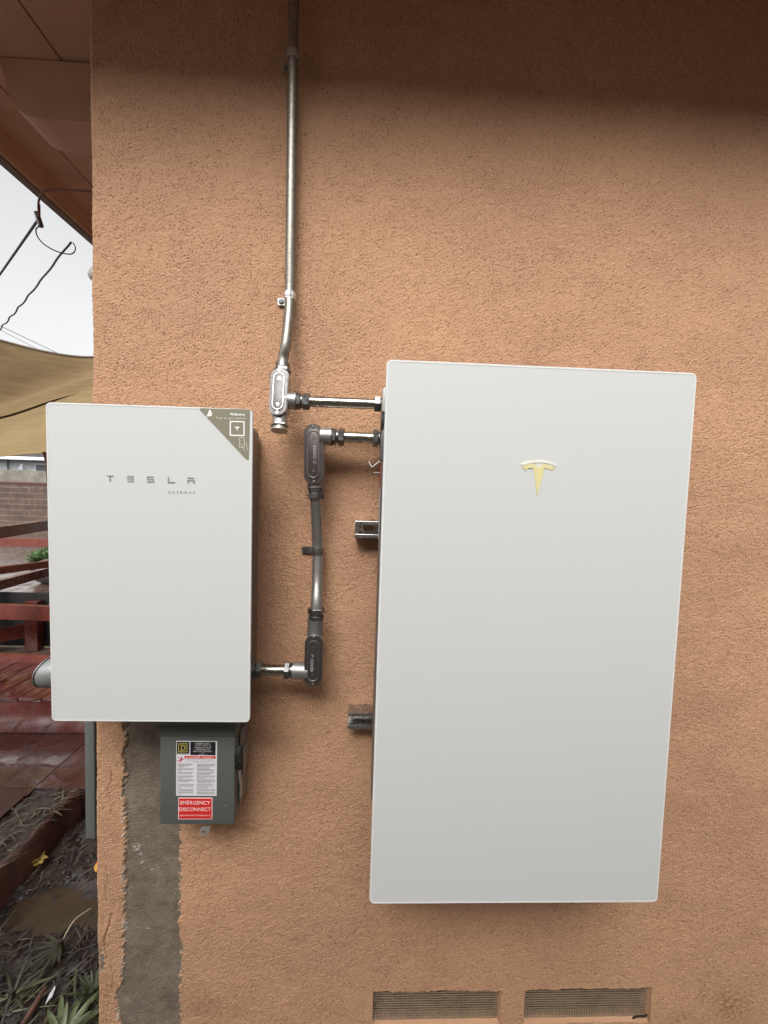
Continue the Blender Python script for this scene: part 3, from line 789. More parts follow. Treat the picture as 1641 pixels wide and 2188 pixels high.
# --- big elbow on the gateway's left side
def left_elbow():
    Y0 = -.085
    c = at(100, 1433, Y0); t = thing('conduit_elbow', c, 'grey rounded conduit elbow poking out left of the gateway cabinet', 'conduit elbow')
    r = (at(108, 1403, Y0).z - at(108, 1466, Y0).z) / 2; cz = (at(108, 1403, Y0).z + at(108, 1466, Y0).z) / 2
    xr_ = GX + .03; xl = at(69, 1442, Y0 - r).x
    bm = bmesh.new(); n = 40; rings = []
    def ring(x, sh, rr, curve=0):
        out = []
        for i in range(n):
            a = 2 * math.pi * i / n; z = math.sin(a); y = math.cos(a)
            out.append(Vector((x + sh * 1.15 * abs((z + .45) / 1.45) ** 2.8, Y0 + y * rr, cz + z * rr)))
        return out
    sh = .012
    rings = [ring(xr_, 0, r), ring(xl + .050, sh * .3, r), ring(xl + .006, sh, r), ring(xl + .003, sh, r * .97)]
    ringloft(bm, rings); part('body', finish(bm, 40), mat('elbow_grey', (.33, .34, .335), .38, metal=.6, var=.15, vscale=30), t)
    bm = bmesh.new(); ringloft(bm, [ring(xl + .0028, sh, r * .95), ring(xl + .0005, sh, r * .95)]); part('gasket', finish(bm, 40), M_dark, t)
    bm = bmesh.new(); ringloft(bm, [ring(xl + .0003, sh, r * 1.0), ring(xl - .0022, sh, r * 1.0), ring(xl - .003, sh, r * .95)]); part('cover', finish(bm, 40), mat('elbow_cover', (.28, .28, .275), .5, metal=.8), t)
left_elbow()

# ------------------------------------------------------------------ safety switch
YS = -.100
sw = thing('safety_switch', at(420, 1762, YS), 'grey safety switch box with warning labels hanging under the gateway cabinet', 'switch box')
a = at(342, 1573, YS); b = at(500, 1762, YS)
topz = at(420, 1545, YS).z + .03
bm = bmesh.new(); box(bm, (a.x + .002, YS + .004, b.z + .002), (b.x - .002, -.001, topz), .002); part('box', finish(bm), M_grey, sw)
dr = None
bm = bmesh.new(); box(bm, (a.x, YS, b.z), (b.x, YS + .020, a.z), .0022); dr = part('door', finish(bm), M_grey, sw)
bm = bmesh.new(); box(bm, (a.x - .002, YS - .0025, a.z + .0012), (b.x + .002, YS + .030, topz + .001), .002); 
box(bm, (a.x - .003, YS - .004, at(420, 1554, YS).z), (b.x + .003, YS + .03, at(420, 1554, YS).z + .003)); part('top_cap', finish(bm), M_grey, sw)
bm = bmesh.new(); box(bm, (a.x + .001, YS + .001, a.z + .0002), (b.x - .001, YS + .01, a.z + .0010)); part('door_gap', finish(bm, 0), M_dark, sw)
def sp(x, y): q = at(320 + x / 6.84, 1530 + y / 6.84, YS); return (q.x, q.z)
def srect(x0, y0, x1, y1, layer, m, nm, par, r=0):
    p = sp(x0, y0); q = sp(x1, y1)
    return part(nm, flat([rrect(p[0], q[1], q[0], p[1], r, 4) if r else [(p[0], q[1]), (q[0], q[1]), (q[0], p[1]), (p[0], p[1])]], .0003, Matrix.Translation((0, YS - .0001 - layer * .00035, 0)) @ RX), m, par)
def stext(body, xc, yc, x0, x1, hpx, layer, m, par, bold=0, nm='text'):
    p = sp(x0, yc); q = sp(x1, yc); hh = (sp(0, 0)[1] - sp(0, hpx)[1])
    me = text(body, 1.0, Matrix.Identity(4), .0002, 'CENTER', 1.06, .009 if bold else 0)
    xs = [v.co.x for v in me.vertices]; ys = [v.co.y for v in me.vertices]
    W_ = max(xs) - min(xs); H_ = max(ys) - min(ys)
    me.transform(Matrix.Translation((-(max(xs) + min(xs)) / 2, -(max(ys) + min(ys)) / 2, 0)))
    me.transform(Matrix.Diagonal(((q[0] - p[0]) / W_, hh / H_, 1, 1)))
    me.transform(Matrix.Translation(((p[0] + q[0]) / 2, YS - .0001 - layer * .00035, p[1])) @ RX)
    return part(nm, me, m, par)
lab = srect(388, 360, 978, 1165, 0, M_lwhite, 'instruction_label', dr)
srect(398, 375, 578, 548, 1, M_lblack, 'logo_panel', lab)
srect(595, 373, 963, 570, 1, M_lblack, 'title_panel', lab)
srect(510, 580, 963, 621, 1, M_lred, 'danger_bar', lab)
def ringrect(x0, y0, x1, y1, w_, layer, m, nm, par):
    P = [sp(x0, y1), sp(x1, y1), sp(x1, y0), sp(x0, y0)]; Q = [sp(x0 + w_, y1 - w_), sp(x1 - w_, y1 - w_), sp(x1 - w_, y0 + w_), sp(x0 + w_, y0 + w_)]
    return part(nm, flat([P, Q], .0003, Matrix.Translation((0, YS - .0001 - layer * .00035, 0)) @ RX), m, par)
ringrect(420, 397, 552, 525, 10, 2, M_yellow, 'logo_square', lab)
D_o = [(450, 420), (502, 420), (523, 434), (523, 486), (505, 500), (450, 500), (450, 490), (461, 488), (461, 432), (450, 430)]
D_i = [(473, 431), (498, 431), (511, 441), (511, 479), (498, 489), (473, 489)]
part('logo_letter', flat([[sp(*p) for p in D_o], [sp(*p) for p in D_i]], .0003, Matrix.Translation((0, YS - .0008, 0)) @ RX), M_yellow, lab)
stext('SQUARE D', 488, 560, 402, 572, 15, 1, M_print, lab)
for body, yc, x0, x1 in (('GENERAL DUTY', 395, 668, 888), ('SAFETY SWITCH', 422, 668, 895), ('INTERRUPTOR DE', 455, 655, 902), ('SEGURIDAD DE', 483, 675, 882), ('SERVICIO GENERAL', 511, 640, 915), ('60 A', 535, 755, 802), ('240 Vac / V~', 557, 718, 848)):
    stext(body, 780, yc, x0, x1, 19 if yc < 530 else 13, 2, M_lgrey, lab, .00012)
stext('DANGER / PELIGRO', 750, 601, 575, 932, 25, 2, M_lpink, lab, .00025)
part('warning_triangle', flat([[sp(526, 613), sp(556, 613), sp(541, 588)]], .0003, Matrix.Translation((0, YS - .0008, 0)) @ RX), M_lpink, lab)
ringrect(396, 580, 508, 690, 3, 1, M_lpink, 'pictogram_frame', lab)
fig = [[(458, 600), (470, 592), (478, 600), (470, 612)], [(410, 596), (450, 612), (475, 612), (503, 634), (500, 640), (478, 628), (474, 648), (440, 680), (434, 674), (456, 645), (405, 660), (403, 652), (450, 632), (452, 620), (408, 604)]]
part('pictogram_figure', flat([[sp(*p) for p in f_] for f_ in fig], .0003, Matrix.Translation((0, YS - .0005, 0)) @ RX), mat('pictogram_red', (.45, .05, .12), .5), lab)
stext('HAZARD OF ELECTRIC SHOCK, EXPLOSION, OR ARC FLASH', 740, 636, 518, 960, 11, 1, M_print, lab)
stext('PELIGRO DE DESCARGA ELECTRICA, EXPLOSION O', 740, 657, 545, 935, 11, 1, M_print, lab)
stext('DESTELLO POR ARQUEO', 740, 671, 645, 832, 10, 1, M_print, lab)
# fine print blocks as short word bars
bmL = []
def para(x0, x1, ys, ragged):
    for i, y in enumerate(ys):
        x = x0 + (0 if i else -6); xe_ = x0 + (x1 - x0) * ragged[i % len(ragged)]
        while x < xe_ - 8:
            w_ = random.choice((9, 14, 20, 26, 31)); w_ = min(w_, xe_ - x)
            bmL.append([sp(x, y + 5), sp(x + w_, y + 5), sp(x + w_, y - 4), sp(x, y - 4)]); x += w_ + 4
for y0, n_, rg_ in ((697, 4, (1, .85, .62, .4)), (765, 3, (1, .9, .25)), (820, 2, (.97, .86)), (872, 3, (.92, .95, .32)), (925, 3, (.9, 1, .72)), (992, 2, (1, 1)), (1030, 2, (1, .22)), (1066, 2, (.96, 1)), (1103, 3, (1, .98, .2))):
    para(412, 648, [y0 + 15 * k for k in range(n_)], rg_)
for y0, n_, rg_ in ((697, 4, (.98, 1, .92, .7)), (765, 3, (.72, .9, .95)), (820, 3, (.98, .9, .72)), (872, 3, (1, .95, .45)), (925, 4, (.95, 1, 1, .78)), (992, 2, (1, .85)), (1030, 2, (.95, .6)), (1066, 2, (1, 1)), (1105, 3, (1, 1, .95))):
    para(692, 958, [y0 + 15 * k for k in range(n_)], rg_)
bm = bmesh.new()
for r_ in bmL: bm.faces.new([bm.verts.new((p[0], YS - .00085, p[1])) for p in r_])
part('fine_print', finish(bm, 0), mat('fine_print_grey', (.30, .29, .30), .5), lab)
red = srect(418, 1190, 915, 1508, 0, M_lpink, 'emergency_label', dr, .0018)
srect(428, 1202, 905, 1498, 1, M_lred, 'emergency_panel', red, .0012)
stext('EMERGENCY', 665, 1262, 448, 885, 55, 2, M_lpink, red, .00025)
stext('DISCONNECT', 665, 1358, 434, 893, 55, 2, M_lpink, red, .00025)
stext('DESCONEXIÓN DE EMERGENCIA', 665, 1446, 440, 888, 24, 2, M_lpink, red)
bm = bmesh.new(); q = sp(1110, 1325); cyl(bm, (q[0], YS + .001, q[1]), (q[0], YS - .0012, q[1]), .0042, .0036, n=20); part('knockout', finish(bm), M_grey, dr)
# embossed hint, rivets
for (x, y) in ((120, 325), (1285, 345)):
    q = sp(x, y); bm = bmesh.new(); xx_ = b.x + .0002 if x > 1000 else a.x - .001
    cyl(bm, (xx_, YS + .022, q[1]), (xx_ + (.002 if x > 1000 else -.002), YS + .022, q[1]), .003, n=12); part('rivet', finish(bm), M_screw, sw)
# handle on the right side
bm = bmesh.new(); hxx = b.x
q = at(507, 1600, YS + .02); q2 = at(505, 1640, YS + .02)
box(bm, (hxx - .0005, YS + .035, b.z + .02), (hxx + .0035, -.012, a.z - .01), .0015); part('handle_plate', finish(bm), mat('plate_grey', (.26, .24, .23), .4, metal=.5), sw)
bm = bmesh.new()
prof = [(0, .045), (.006, .050), (.016, .046), (.018, .030), (.016, .010), (.008, -.004), (.002, -.006), (-.003, .004), (-.005, .028)]
zc_ = at(506, 1632, YS + .012).z
hr = [[Vector((hxx + .002 + dx, YS - .004 + y * 0.9, zc_ + z)) for y, z in prof] for dx in (0, .013)]
ringloft(bm, hr); bmesh.ops.bevel(bm, geom=bm.edges[:], offset=.0016, segments=2, affect='EDGES')
hd = part('handle', finish(bm), M_black, sw)
bm = bmesh.new(); box(bm, (hxx + .0035, YS - .0072, zc_ + .021), (hxx + .0145, YS - .0060, zc_ + .0222)); part('handle_mark', finish(bm, 0), M_lgrey, hd)
bm = bmesh.new(); tube(bm, spline([(hxx + .008, YS + .008, zc_ - .005), (hxx + .010, YS + .006, zc_ - .03), (hxx + .011, YS + .012, zc_ - .055), (hxx + .007, YS + .020, zc_ - .085)], 6), .0030, 10)
part('operating_rod', finish(bm), mat('rod_steel', (.55, .52, .50), .35, metal=.9), sw)
bm = bmesh.new(); box(bm, (hxx + .0036, YS + .040, zc_ - .05), (hxx + .010, -.03, zc_ + .02), .003); part('interlock_cover', finish(bm), mat('plate_grey2', (.26, .24, .23), .4, metal=.5), sw)
# hasp tab below
q = at(441, 1768, YS + .012)
o_ = [(-.008, .008), (.013, .008), (.010, -.004), (.003, -.0115), (-.006, -.0125), (-.012, -.007), (-.013, -.002)]
hole = [(.0045 * math.cos(R(t)) - .003, .0040 * math.sin(R(t)) - .0045) for t in range(0, 360, 30)]
part('hasp', flat([o_, hole], .0018, Matrix.Translation((q.x, YS + .006, q.z)) @ Matrix.Rotation(R(-14), 4, 'X') @ RX), mat('hasp_zinc', (.50, .48, .45), .4, metal=.8), sw)

# small white clip beside the battery
clip = [at(787, 985, -.060), at(795, 998, -.060), at(816, 981, -.060)]
bm = bmesh.new()
for s, e in ((clip[0], clip[1]), (clip[1], clip[2])):
    tube(bm, [s, e], .0012, 8)
tube(bm, [at(799, 1010, -.060), at(813, 1010, -.062)], .0007, 8)
tube(bm, [clip[2], Vector((.004, -.062, clip[2].z - .002))], .0012, 8)
tube(bm, [at(812, 1010, -.060), Vector((.004, -.062, at(812, 1010, -.060).z))], .0007, 8)
single('wire_clip', finish(bm), M_lwhite, 'thin bent white wire clip sticking out beside the battery below the conduits', 'clip', loc=clip[1])

# ------------------------------------------------------------------ things on the house's side wall
t = thing('meter_panel', (CX - .05, .4, .6), 'grey electrical panel on the side wall just past the house corner', 'electrical panel')
pY = .115; xo = at(183, 1650, pY).x; zbm = at(190, 1790, pY).z
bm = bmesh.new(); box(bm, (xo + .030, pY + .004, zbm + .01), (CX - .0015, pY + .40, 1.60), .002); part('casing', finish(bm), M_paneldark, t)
bm = bmesh.new(); box(bm, (xo, pY - .004, zbm), (xo + .0265, pY + .41, 1.61), .003); part('cover', finish(bm), M_panelgrey, t)
q = at(197, 588, .25)
bm = bmesh.new(); bmesh.ops.create_uvsphere(bm, u_segments=20, v_segments=14, radius=.030, matrix=Matrix.Translation((q.x + .022, .25, q.z - .002)) @ Matrix.Diagonal((1, 1, .75, 1)))
t = thing('wall_light', (q.x + .02, .25, q.z), 'small white rounded light peeking past the upper house corner', 'light')
part('globe', finish(bm), mat('white_plastic', (.75, .75, .72), .4), t)
bm = bmesh.new(); cyl(bm, (q.x + .02, .25, q.z), (CX - .001, .25, q.z + .02), .012); cyl(bm, (q.x + .012, .25, q.z + .018), (q.x + .035, .25, q.z + .024), .010, n=14); part('arm', finish(bm), M_wire, t)

# ------------------------------------------------------------------ ground
GL = -.15       # garden bed level beside the house
def grid_mesh(x0, x1, y0, y1, st, fz, keepf=None):
    xs = np.arange(x0, x1 + st, st); ys = np.arange(y0, y1 + st, st)
    X, Y = np.meshgrid(xs, ys); Z = fz(X, Y)
    n0, n1 = X.shape; ii = np.arange(n0 * n1).reshape(n0, n1)
    f = np.stack([ii[:-1, :-1], ii[:-1, 1:], ii[1:, 1:], ii[1:, :-1]], -1).reshape(-1, 4)
    me = bpy.data.meshes.new('g'); v = np.stack([X, Y, Z], -1).reshape(-1, 3)
    me.vertices.add(len(v)); me.vertices.foreach_set('co', v.ravel()); me.loops.add(f.size); me.loops.foreach_set('vertex_index', f.ravel().astype(np.int32))
    me.polygons.add(len(f)); me.polygons.foreach_set('loop_start', np.arange(0, f.size, 4, dtype=np.int32)); me.update(calc_edges=True)
    me.polygons.foreach_set('use_smooth', np.ones(len(f), bool)); return me
def vn(X, Y, s, seed):
    r = np.random.RandomState(seed); T = r.rand(64, 64)
    x = X / s % 64; y = Y / s % 64; i = np.floor(x).astype(int); j = np.floor(y).astype(int); fx = x - i; fy = y - j
    fx = fx * fx * (3 - 2 * fx); fy = fy * fy * (3 - 2 * fy); i2 = (i + 1) % 64; j2 = (j + 1) % 64; i %= 64; j %= 64
    return (T[i, j] * (1 - fx) + T[i2, j] * fx) * (1 - fy) + (T[i, j2] * (1 - fx) + T[i2, j2] * fx) * fy
M_soil = mat('wet_soil', (.036, .023, .016), .55, col2=(.010, .007, .006), vscale=9, rvar=.22, bump=.006, bscale=55)
def soilz(X, Y): return GL + .05 * (vn(X, Y, .22, 1) - .5) + .03 * (vn(X, Y, .07, 2) - .5) + .018 * (vn(X, Y, .025, 3) - .5)
def bedz(X, Y):
    z = soilz(X, Y)
    puddle = np.exp(-(((X + 1.20) / .20) ** 2 + ((Y - .55) / .10) ** 2) ** 2)
    return z * (1 - puddle) + (GL - .035 + .02 * vn(X, Y, .06, 5)) * puddle
single('garden_bed', grid_mesh(-1.47, CX + .05, -2.2, 1.15, .0125, bedz), M_soil, 'dark wet soil of the garden bed along the house', None, kind='structure')
M_ground = mat('wet_ground', (.16, .125, .10), .35, col2=(.085, .06, .05), vscale=1.3, rvar=.25, bump=.003, bscale=12)
bm = bmesh.new(); quad(bm, (-120, -40, GL - .08), (120, -40, GL - .08), (120, 140, GL - .08), (-120, 140, GL - .08)); single('ground', finish(bm, 0), M_ground, 'ground', None, kind='structure')
bm = bmesh.new(); quad(bm, (CX + .05, -5, GL - .02), (9, -5, GL - .02), (9, .05, GL - .02), (CX + .05, .05, GL - .02)); single('side_path', finish(bm, 0), mat('path_concrete', (.16, .14, .12), .6, var=.2, vscale=3), 'bare concrete path along the wall', None, kind='structure')
# patio of wet tiles
def tile_mat(name, c1, c2, ox, oy, size, joint, rough):
    m = bpy.data.materials.new(name); t, b, N, L = ngroup(m)
    tc = N.new('ShaderNodeTexCoord'); mp = N.new('ShaderNodeMapping'); L.new(tc.outputs['Object'], mp.inputs[0]); mp.inputs['Location'].default_value = (-ox / size, -oy / size, 0); mp.inputs['Scale'].default_value = (1 / size, 1 / size, 1)
    br = N.new('ShaderNodeTexBrick'); br.offset = 0; br.inputs['Scale'].default_value = 1; br.inputs['Brick Width'].default_value = 1; br.inputs['Row Height'].default_value = 1
    br.inputs['Mortar Size'].default_value = .014; br.inputs['Mortar Smooth'].default_value = .3
    br.inputs['Color1'].default_value = (*c1, 1); br.inputs['Color2'].default_value = (*c2, 1); br.inputs['Mortar'].default_value = (*joint, 1)
    L.new(mp.outputs[0], br.inputs['Vector'])
    n = N.new('ShaderNodeTexNoise'); n.inputs['Scale'].default_value = 5; n.inputs['Detail'].default_value = 7; n.inputs['Distortion'].default_value = .8; L.new(tc.outputs['Object'], n.inputs['Vector'])
    rr = N.new('ShaderNodeMapRange'); rr.inputs[1].default_value = .42; rr.inputs[2].default_value = .56; rr.inputs[3].default_value = .05; rr.inputs[4].default_value = rough; L.new(n.outputs['Fac'], rr.inputs[0]); L.new(rr.outputs[0], b.inputs['Roughness'])
    mx = N.new('ShaderNodeMixRGB'); mx.blend_type = 'MULTIPLY'; L.new(n.outputs['Fac'], mx.inputs[0]); L.new(br.outputs[0], mx.inputs[1]); mx.inputs[2].default_value = (.7, .6, .55, 1); L.new(mx.outputs[0], b.inputs['Base Color'])
    bp = N.new('ShaderNodeBump'); bp.inputs['Distance'].default_value = .004; bp.invert = True; L.new(br.outputs['Fac'], bp.inputs['Height'])
    n2 = N.new('ShaderNodeTexNoise'); n2.inputs['Scale'].default_value = 28; n2.inputs['Detail'].default_value = 4; L.new(tc.outputs['Object'], n2.inputs['Vector'])
    bp2 = N.new('ShaderNodeBump'); bp2.inputs['Distance'].default_value = .0018; L.new(n2.outputs['Fac'], bp2.inputs['Height']); L.new(bp.outputs[0], bp2.inputs['Normal']); L.new(bp2.outputs[0], b.inputs['Normal'])
    return m
XP = -1.66; YP = .985
M_tile = tile_mat('red_pavers', (.060, .024, .020), (.044, .020, .017), XP, YP, .295, (.03, .012, .01), .42)
water_film(M_tile, 4, .46, .56)
bm = bmesh.new()
box(bm, (XP + .002, YP, -.14), (CX - .002, 1.60, 0), .004)
box(bm, (-9, .20, -.14), (XP - .002, 1.60, -.001), .004)
single('near_patio', finish(bm), M_tile, 'dark red wet pavers beside the garden bed', None, kind='structure')
M_patio = tile_mat('far_patio_tiles', (.155, .105, .085), (.12, .080, .066), 0, 0, .75, (.05, .03, .025), .38)
water_film(M_patio, 1.6, .42, .52)
bm = bmesh.new(); quad(bm, (-40, 1.6, -.003), (CX - .002, 1.6, -.003), (CX - .002, 30, -.003), (-40, 30, -.003)); single('patio', finish(bm, 0), M_patio, 'large wet tiled patio', None, kind='structure')
# curb of the bed
bm = bmesh.new()
N_ = 46; prof = []
rings = []
for k in range(N_):
    y = -2.0 + 3.2 * k / (N_ - 1); j = .010 * math.sin(k * 1.7) + random.uniform(-.006, .006)
    rings.append([Vector(p) for p in ((-1.475 + j * .3, y, -.3), (-1.475 + j * .3, y, -.012 + j * .4), (-1.468, y, -.004), (-1.448 + j, y, -.003 + j * .4), (-1.436 + j, y, -.014), (-1.425 + j * .6, y, -.3))])
ringloft(bm, rings)
single('bed_curb', finish(bm, 50), mat('red_curb', (.085, .032, .024), .5, col2=(.028, .014, .011), vscale=7, bump=.003, bscale=40, rvar=.12), 'weathered red concrete curb running along the garden bed', 'curb', loc=(-1.45, .3, -.1))
# strip of debris soil between pavers and curb
single('soil_strip', grid_mesh(-1.66, -1.472, -2.0, .984, .0125, lambda X, Y: -.018 + .02 * (vn(X, Y, .05, 9) - .3) + .012 * (vn(X, Y, .02, 10) - .5)), M_soil, 'strip of littered soil between pavers and curb', None, kind='structure')
# puddle
bm = bmesh.new(); vs = []
for k in range(40):
    a_ = 2 * math.pi * k / 40; r_ = 1 + .14 * math.sin(3 * a_ + 1) + .08 * math.sin(7 * a_)
    vs.append(bm.verts.new((-1.19 + .23 * r_ * math.cos(a_) + .05 * math.sin(a_), .54 + .13 * r_ * math.sin(a_), GL - .016)))
bm.faces.new(vs); single('puddle', finish(bm, 0), mat('muddy_water', (.048, .033, .021), .20, var=.25, vscale=12, bump=.0006, bscale=30), 'brown muddy puddle', None, kind='structure')

# debris: dead strips and leaves, too many to count
def blade(bm, p, d, up, L, w_, curl, n=5):
    d = d.normalized(); s = d.cross(up).normalized(); rows = []
    for k in range(n + 1):
        t = k / n; ww = w_ * (math.sin(math.pi * (t * .86 + .1)) ** .7) / 2
        c_ = p + d * (L * t) + up * (curl * L * t * (1 - t) * 2)
        rows.append((bm.verts.new(c_ - s * ww), bm.verts.new(c_ + up * ww * .25), bm.verts.new(c_ + s * ww)))
    for a_, b_ in zip(rows, rows[1:]):
        bm.faces.new((a_[0], a_[1], b_[1], b_[0])); bm.faces.new((a_[1], a_[2], b_[2], b_[1]))
def debris(nm, n, cols, rng, zf, Lr, wr, label, seed):
    random.seed(seed); bm = bmesh.new()
    for _ in range(n):
        x, y = random.uniform(rng[0], rng[1]), random.uniform(rng[2], rng[3]); z = zf(x, y)
        if ((x + 1.20) / .20) ** 2 + ((y - .53) / .10) ** 2 < 1.1: continue
        a_ = random.gauss(.95, .7); d = Vector((math.cos(a_), math.sin(a_), random.uniform(-.15, .25)))
        blade(bm, Vector((x, y, z + random.uniform(0, .012))), d, Vector((random.uniform(-.4, .4), random.uniform(-.4, .4), 1)).normalized(), random.uniform(*Lr), random.uniform(*wr), random.uniform(-.1, .3))
    return single(nm, finish(bm, 0), cols, label, 'plant litter', kind='stuff')
M_dead = mat('dead_leaves', (.085, .062, .042), .5, col2=(.016, .011, .009), vscale=14, trans=.1)
M_deadgreen = mat('old_green_leaves', (.13, .13, .055), .5, col2=(.05, .05, .025), vscale=14, trans=.1)
def fz1(x, y): return float(bedz(np.array([[x]]), np.array([[y]]))[0, 0])
random.seed(5)
debris('dead_leaf_litter', 1500, M_dead, (-1.43, CX, -.25, 1.0), fz1, (.02, .10), (.0015, .007), 'tangle of dark dead leaf strips on the garden soil', 5)
debris('green_leaf_litter', 160, M_deadgreen, (-1.40, CX, -.25, .25), fz1, (.06, .18), (.004, .014), 'faded green leaf strips lying at the near end of the bed', 6)
debris('strip_litter', 420, mat('pale_litter', (.12, .095, .055), .55, col2=(.03, .022, .015), vscale=20), (-1.655, -1.435, -.3, .97), lambda x, y: -.004, (.02, .08), (.002, .007), 'pale twig and leaf litter between pavers and curb', 8)
bm = bmesh.new(); random.seed(11)
for _ in range(1500):
    x, y = random.uniform(-1.43, CX - .005), random.uniform(-.2, 1.0); z = fz1(x, y)
    if ((x + 1.20) / .20) ** 2 + ((y - .55) / .10) ** 2 < 1: continue
    z += 0; s = random.uniform(.003, .010)
    M_ = Matrix.Translation((x, y, z + s * .3)) @ Matrix.Rotation(random.uniform(0, 6.3), 4, Vector((random.random(), random.random(), random.random())).normalized()) @ Matrix.Diagonal((s * 1.4, s, s * .7, 1))
    bmesh.ops.create_icosphere(bm, subdivisions=1, radius=1, matrix=M_)
single('soil_clods', finish(bm, 0), M_soil, 'small wet soil clods scattered over the bed', 'soil', kind='stuff')

# plants
M_leaf = mat('leaf_green', (.075, .095, .042), .45, col2=(.035, .048, .022), vscale=22, trans=.2)
M_leafpale = mat('leaf_pale', (.17, .20, .095), .42, col2=(.065, .085, .035), vscale=26, trans=.2)
M_leafdull = mat('leaf_dull', (.055, .048, .027), .5, col2=(.02, .017, .011), vscale=20, trans=.15)
M_succ = mat('succulent_green', (.12, .20, .07), .40, col2=(.07, .13, .045), vscale=9)
def rosette(name, c, n, L, w_, m, label, cat='plant', elev=(15, 70), droop=.3, seed=1, thick=False, fan=(0, 360), group=None, stemm=None):
    random.seed(seed); t = thing(name, c, label, cat, group)
    bm = bmesh.new(); c = Vector(c)
    for k in range(n):
        az_ = R(fan[0] + (fan[1] - fan[0]) * (k + random.uniform(-.3, .3)) / n) if fan != (0, 360) else k * 2.399963
        f_ = (k + .5) / n
        el = R(elev[0] + (elev[1] - elev[0]) * f_ + random.uniform(-6, 6)); LL = L * random.uniform(.75, 1.1) * (1 - .35 * f_)
        base = Vector((math.cos(az_), math.sin(az_), 0)); prev = []
        rows = []; m_n = 8
        for i in range(m_n + 1):
            s = i / m_n; e2 = el - droop * s * 1.6
            if i == 0: p = c + base * .01
            else: p = p + (base * math.cos(e2) + Vector((0, 0, math.sin(e2)))) * (LL / m_n)
            ww = w_ * (math.sin(math.pi * min(1, s * .78 + .2)) ** .8 if not thick else ((.30 + .70 * s) * (max(0, 1 - s ** 5)) ** .5))/2
            sd_ = Vector((-base.y, base.x, 0)); nn = (Vector((0, 0, 1)) * math.cos(e2) - base * math.sin(e2))
            if i == m_n: ww = w_ * .04
            rows.append((p, sd_, nn, ww))
        if thick:
            rings = []
            for p, sd_, nn, ww in rows:
                rings.append([p + sd_ * ww * math.cos(q_) + nn * ww * .32 * math.sin(q_) for q_ in [math.pi * 2 * z / 8 for z in range(8)]])
            ringloft(bm, rings)
        else:
            R_ = [(bm.verts.new(p - sd_ * ww + nn * ww * .35), bm.verts.new(p), bm.verts.new(p + sd_ * ww + nn * ww * .35)) for p, sd_, nn, ww in rows]
            for a_, b_ in zip(R_, R_[1:]): bm.faces.new((a_[0], a_[1], b_[1], b_[0])); bm.faces.new((a_[1], a_[2], b_[2], b_[1]))
    part('leaves', finish(bm, 60), m, t)
    bm = bmesh.new(); cyl(bm, c + Vector((0, 0, -.03)), c + Vector((0, 0, .02)), .014, .008, n=10); part('stem', finish(bm), M_leafdull, t)
    return t
q = atz(150, 2195, GL + .03); rosette('leafy_plant', q + Vector((0, -.04, 0)), 30, .15, .017, M_leafpale, 'pale green broad leaved plant at the bottom edge of the bed', elev=(5, 70), droop=.62, seed=3)
q = atz(200, 2120, GL + .02); rosette('leafy_plant', Vector((min(q.x, CX - .06), q.y - .01, q.z)), 18, .10, .009, M_leaf, 'mid green narrow leaved plant against the house corner', elev=(20, 75), droop=.35, seed=4)
q = atz(128, 2020, GL + .035); rosette('withered_plant', q, 9, .13, .011, M_leafdull, 'withered olive plant with drooping leaves halfway down the bed', elev=(-5, 25), droop=.18, seed=6, fan=(150, 330))
q = atz(25, 2130, GL + .02); rosette('leafy_plant', q, 9, .13, .007, mat('leaf_mixed', (.060, .060, .028), .5, col2=(.02, .02, .012), vscale=22, trans=.15), 'straggly olive plant at the lower left photo corner', elev=(10, 50), droop=.4, seed=8)
# stalk above the withered plant
q = atz(128, 2020, GL + .035); bm = bmesh.new(); tube(bm, spline([q, q + Vector((.012, .05, .035)), q + Vector((.04, .10, .03))], 6), [.0022] * 12 + [.0016], 8)
single('dry_stalk', finish(bm), mat('dry_stalk', (.38, .30, .20), .5), 'thin pale dry stalk arching above the withered plant', 'stalk', loc=q)
# yellow leaf
q = atz(78, 1842, GL + .03); random.seed(3); t = thing('yellow_leaf', q, 'crumpled yellow leaf lying by the curb of the garden bed', 'leaf'); bm = bmesh.new()
for k in range(9):
    a_ = random.uniform(0, 6.3); blade(bm, q + Vector((random.uniform(-.015, .018), random.uniform(-.012, .012), random.uniform(-.005, .01))), Vector((math.cos(a_), math.sin(a_), random.uniform(-.2, .6))), Vector((random.uniform(-.5, .5), random.uniform(-.9, 0), 1)).normalized(), random.uniform(.025, .045), random.uniform(.014, .026), random.uniform(-.4, .6))
part('blade', finish(bm, 0), mat('yellow_leaf', (.42, .30, .07), .5, col2=(.28, .18, .05), vscale=40, trans=.2), t)
# white scrap
q = atz(107, 2130, GL + .03); bm = bmesh.new(); random.seed(4)
vs = [bm.verts.new(q + Vector((x, y, z))) for x, y, z in ((0, -.02, 0), (.013, -.008, .012), (.010, .008, .018), (0, .022, .012), (-.006, .004, .004), (.002, .0, .016))]
for f_ in ((0, 1, 5), (1, 2, 5), (2, 3, 5), (3, 4, 5), (4, 0, 5)): bm.faces.new([vs[i] for i in f_])
bmesh.ops.solidify(bm, geom=bm.faces[:], thickness=.0015)
single('paper_scrap', finish(bm, 0), mat('white_scrap', (.85, .85, .88), .4), 'small crumpled white scrap among the plants', 'litter', loc=q)
# brown stick
a_, b_ = atz(48, 2190, GL + .03), atz(96, 2112, GL + .03); bm = bmesh.new(); tube(bm, spline([a_, a_.lerp(b_, .5) + Vector((.006, 0, .01)), b_], 6), .0075, 10)
single('fallen_stick', finish(bm), mat('brown_stick', (.12, .055, .035), .5, var=.4, vscale=30, bump=.001, bscale=60), 'reddish brown stick lying between the plants at the bottom left', 'stick', loc=a_)
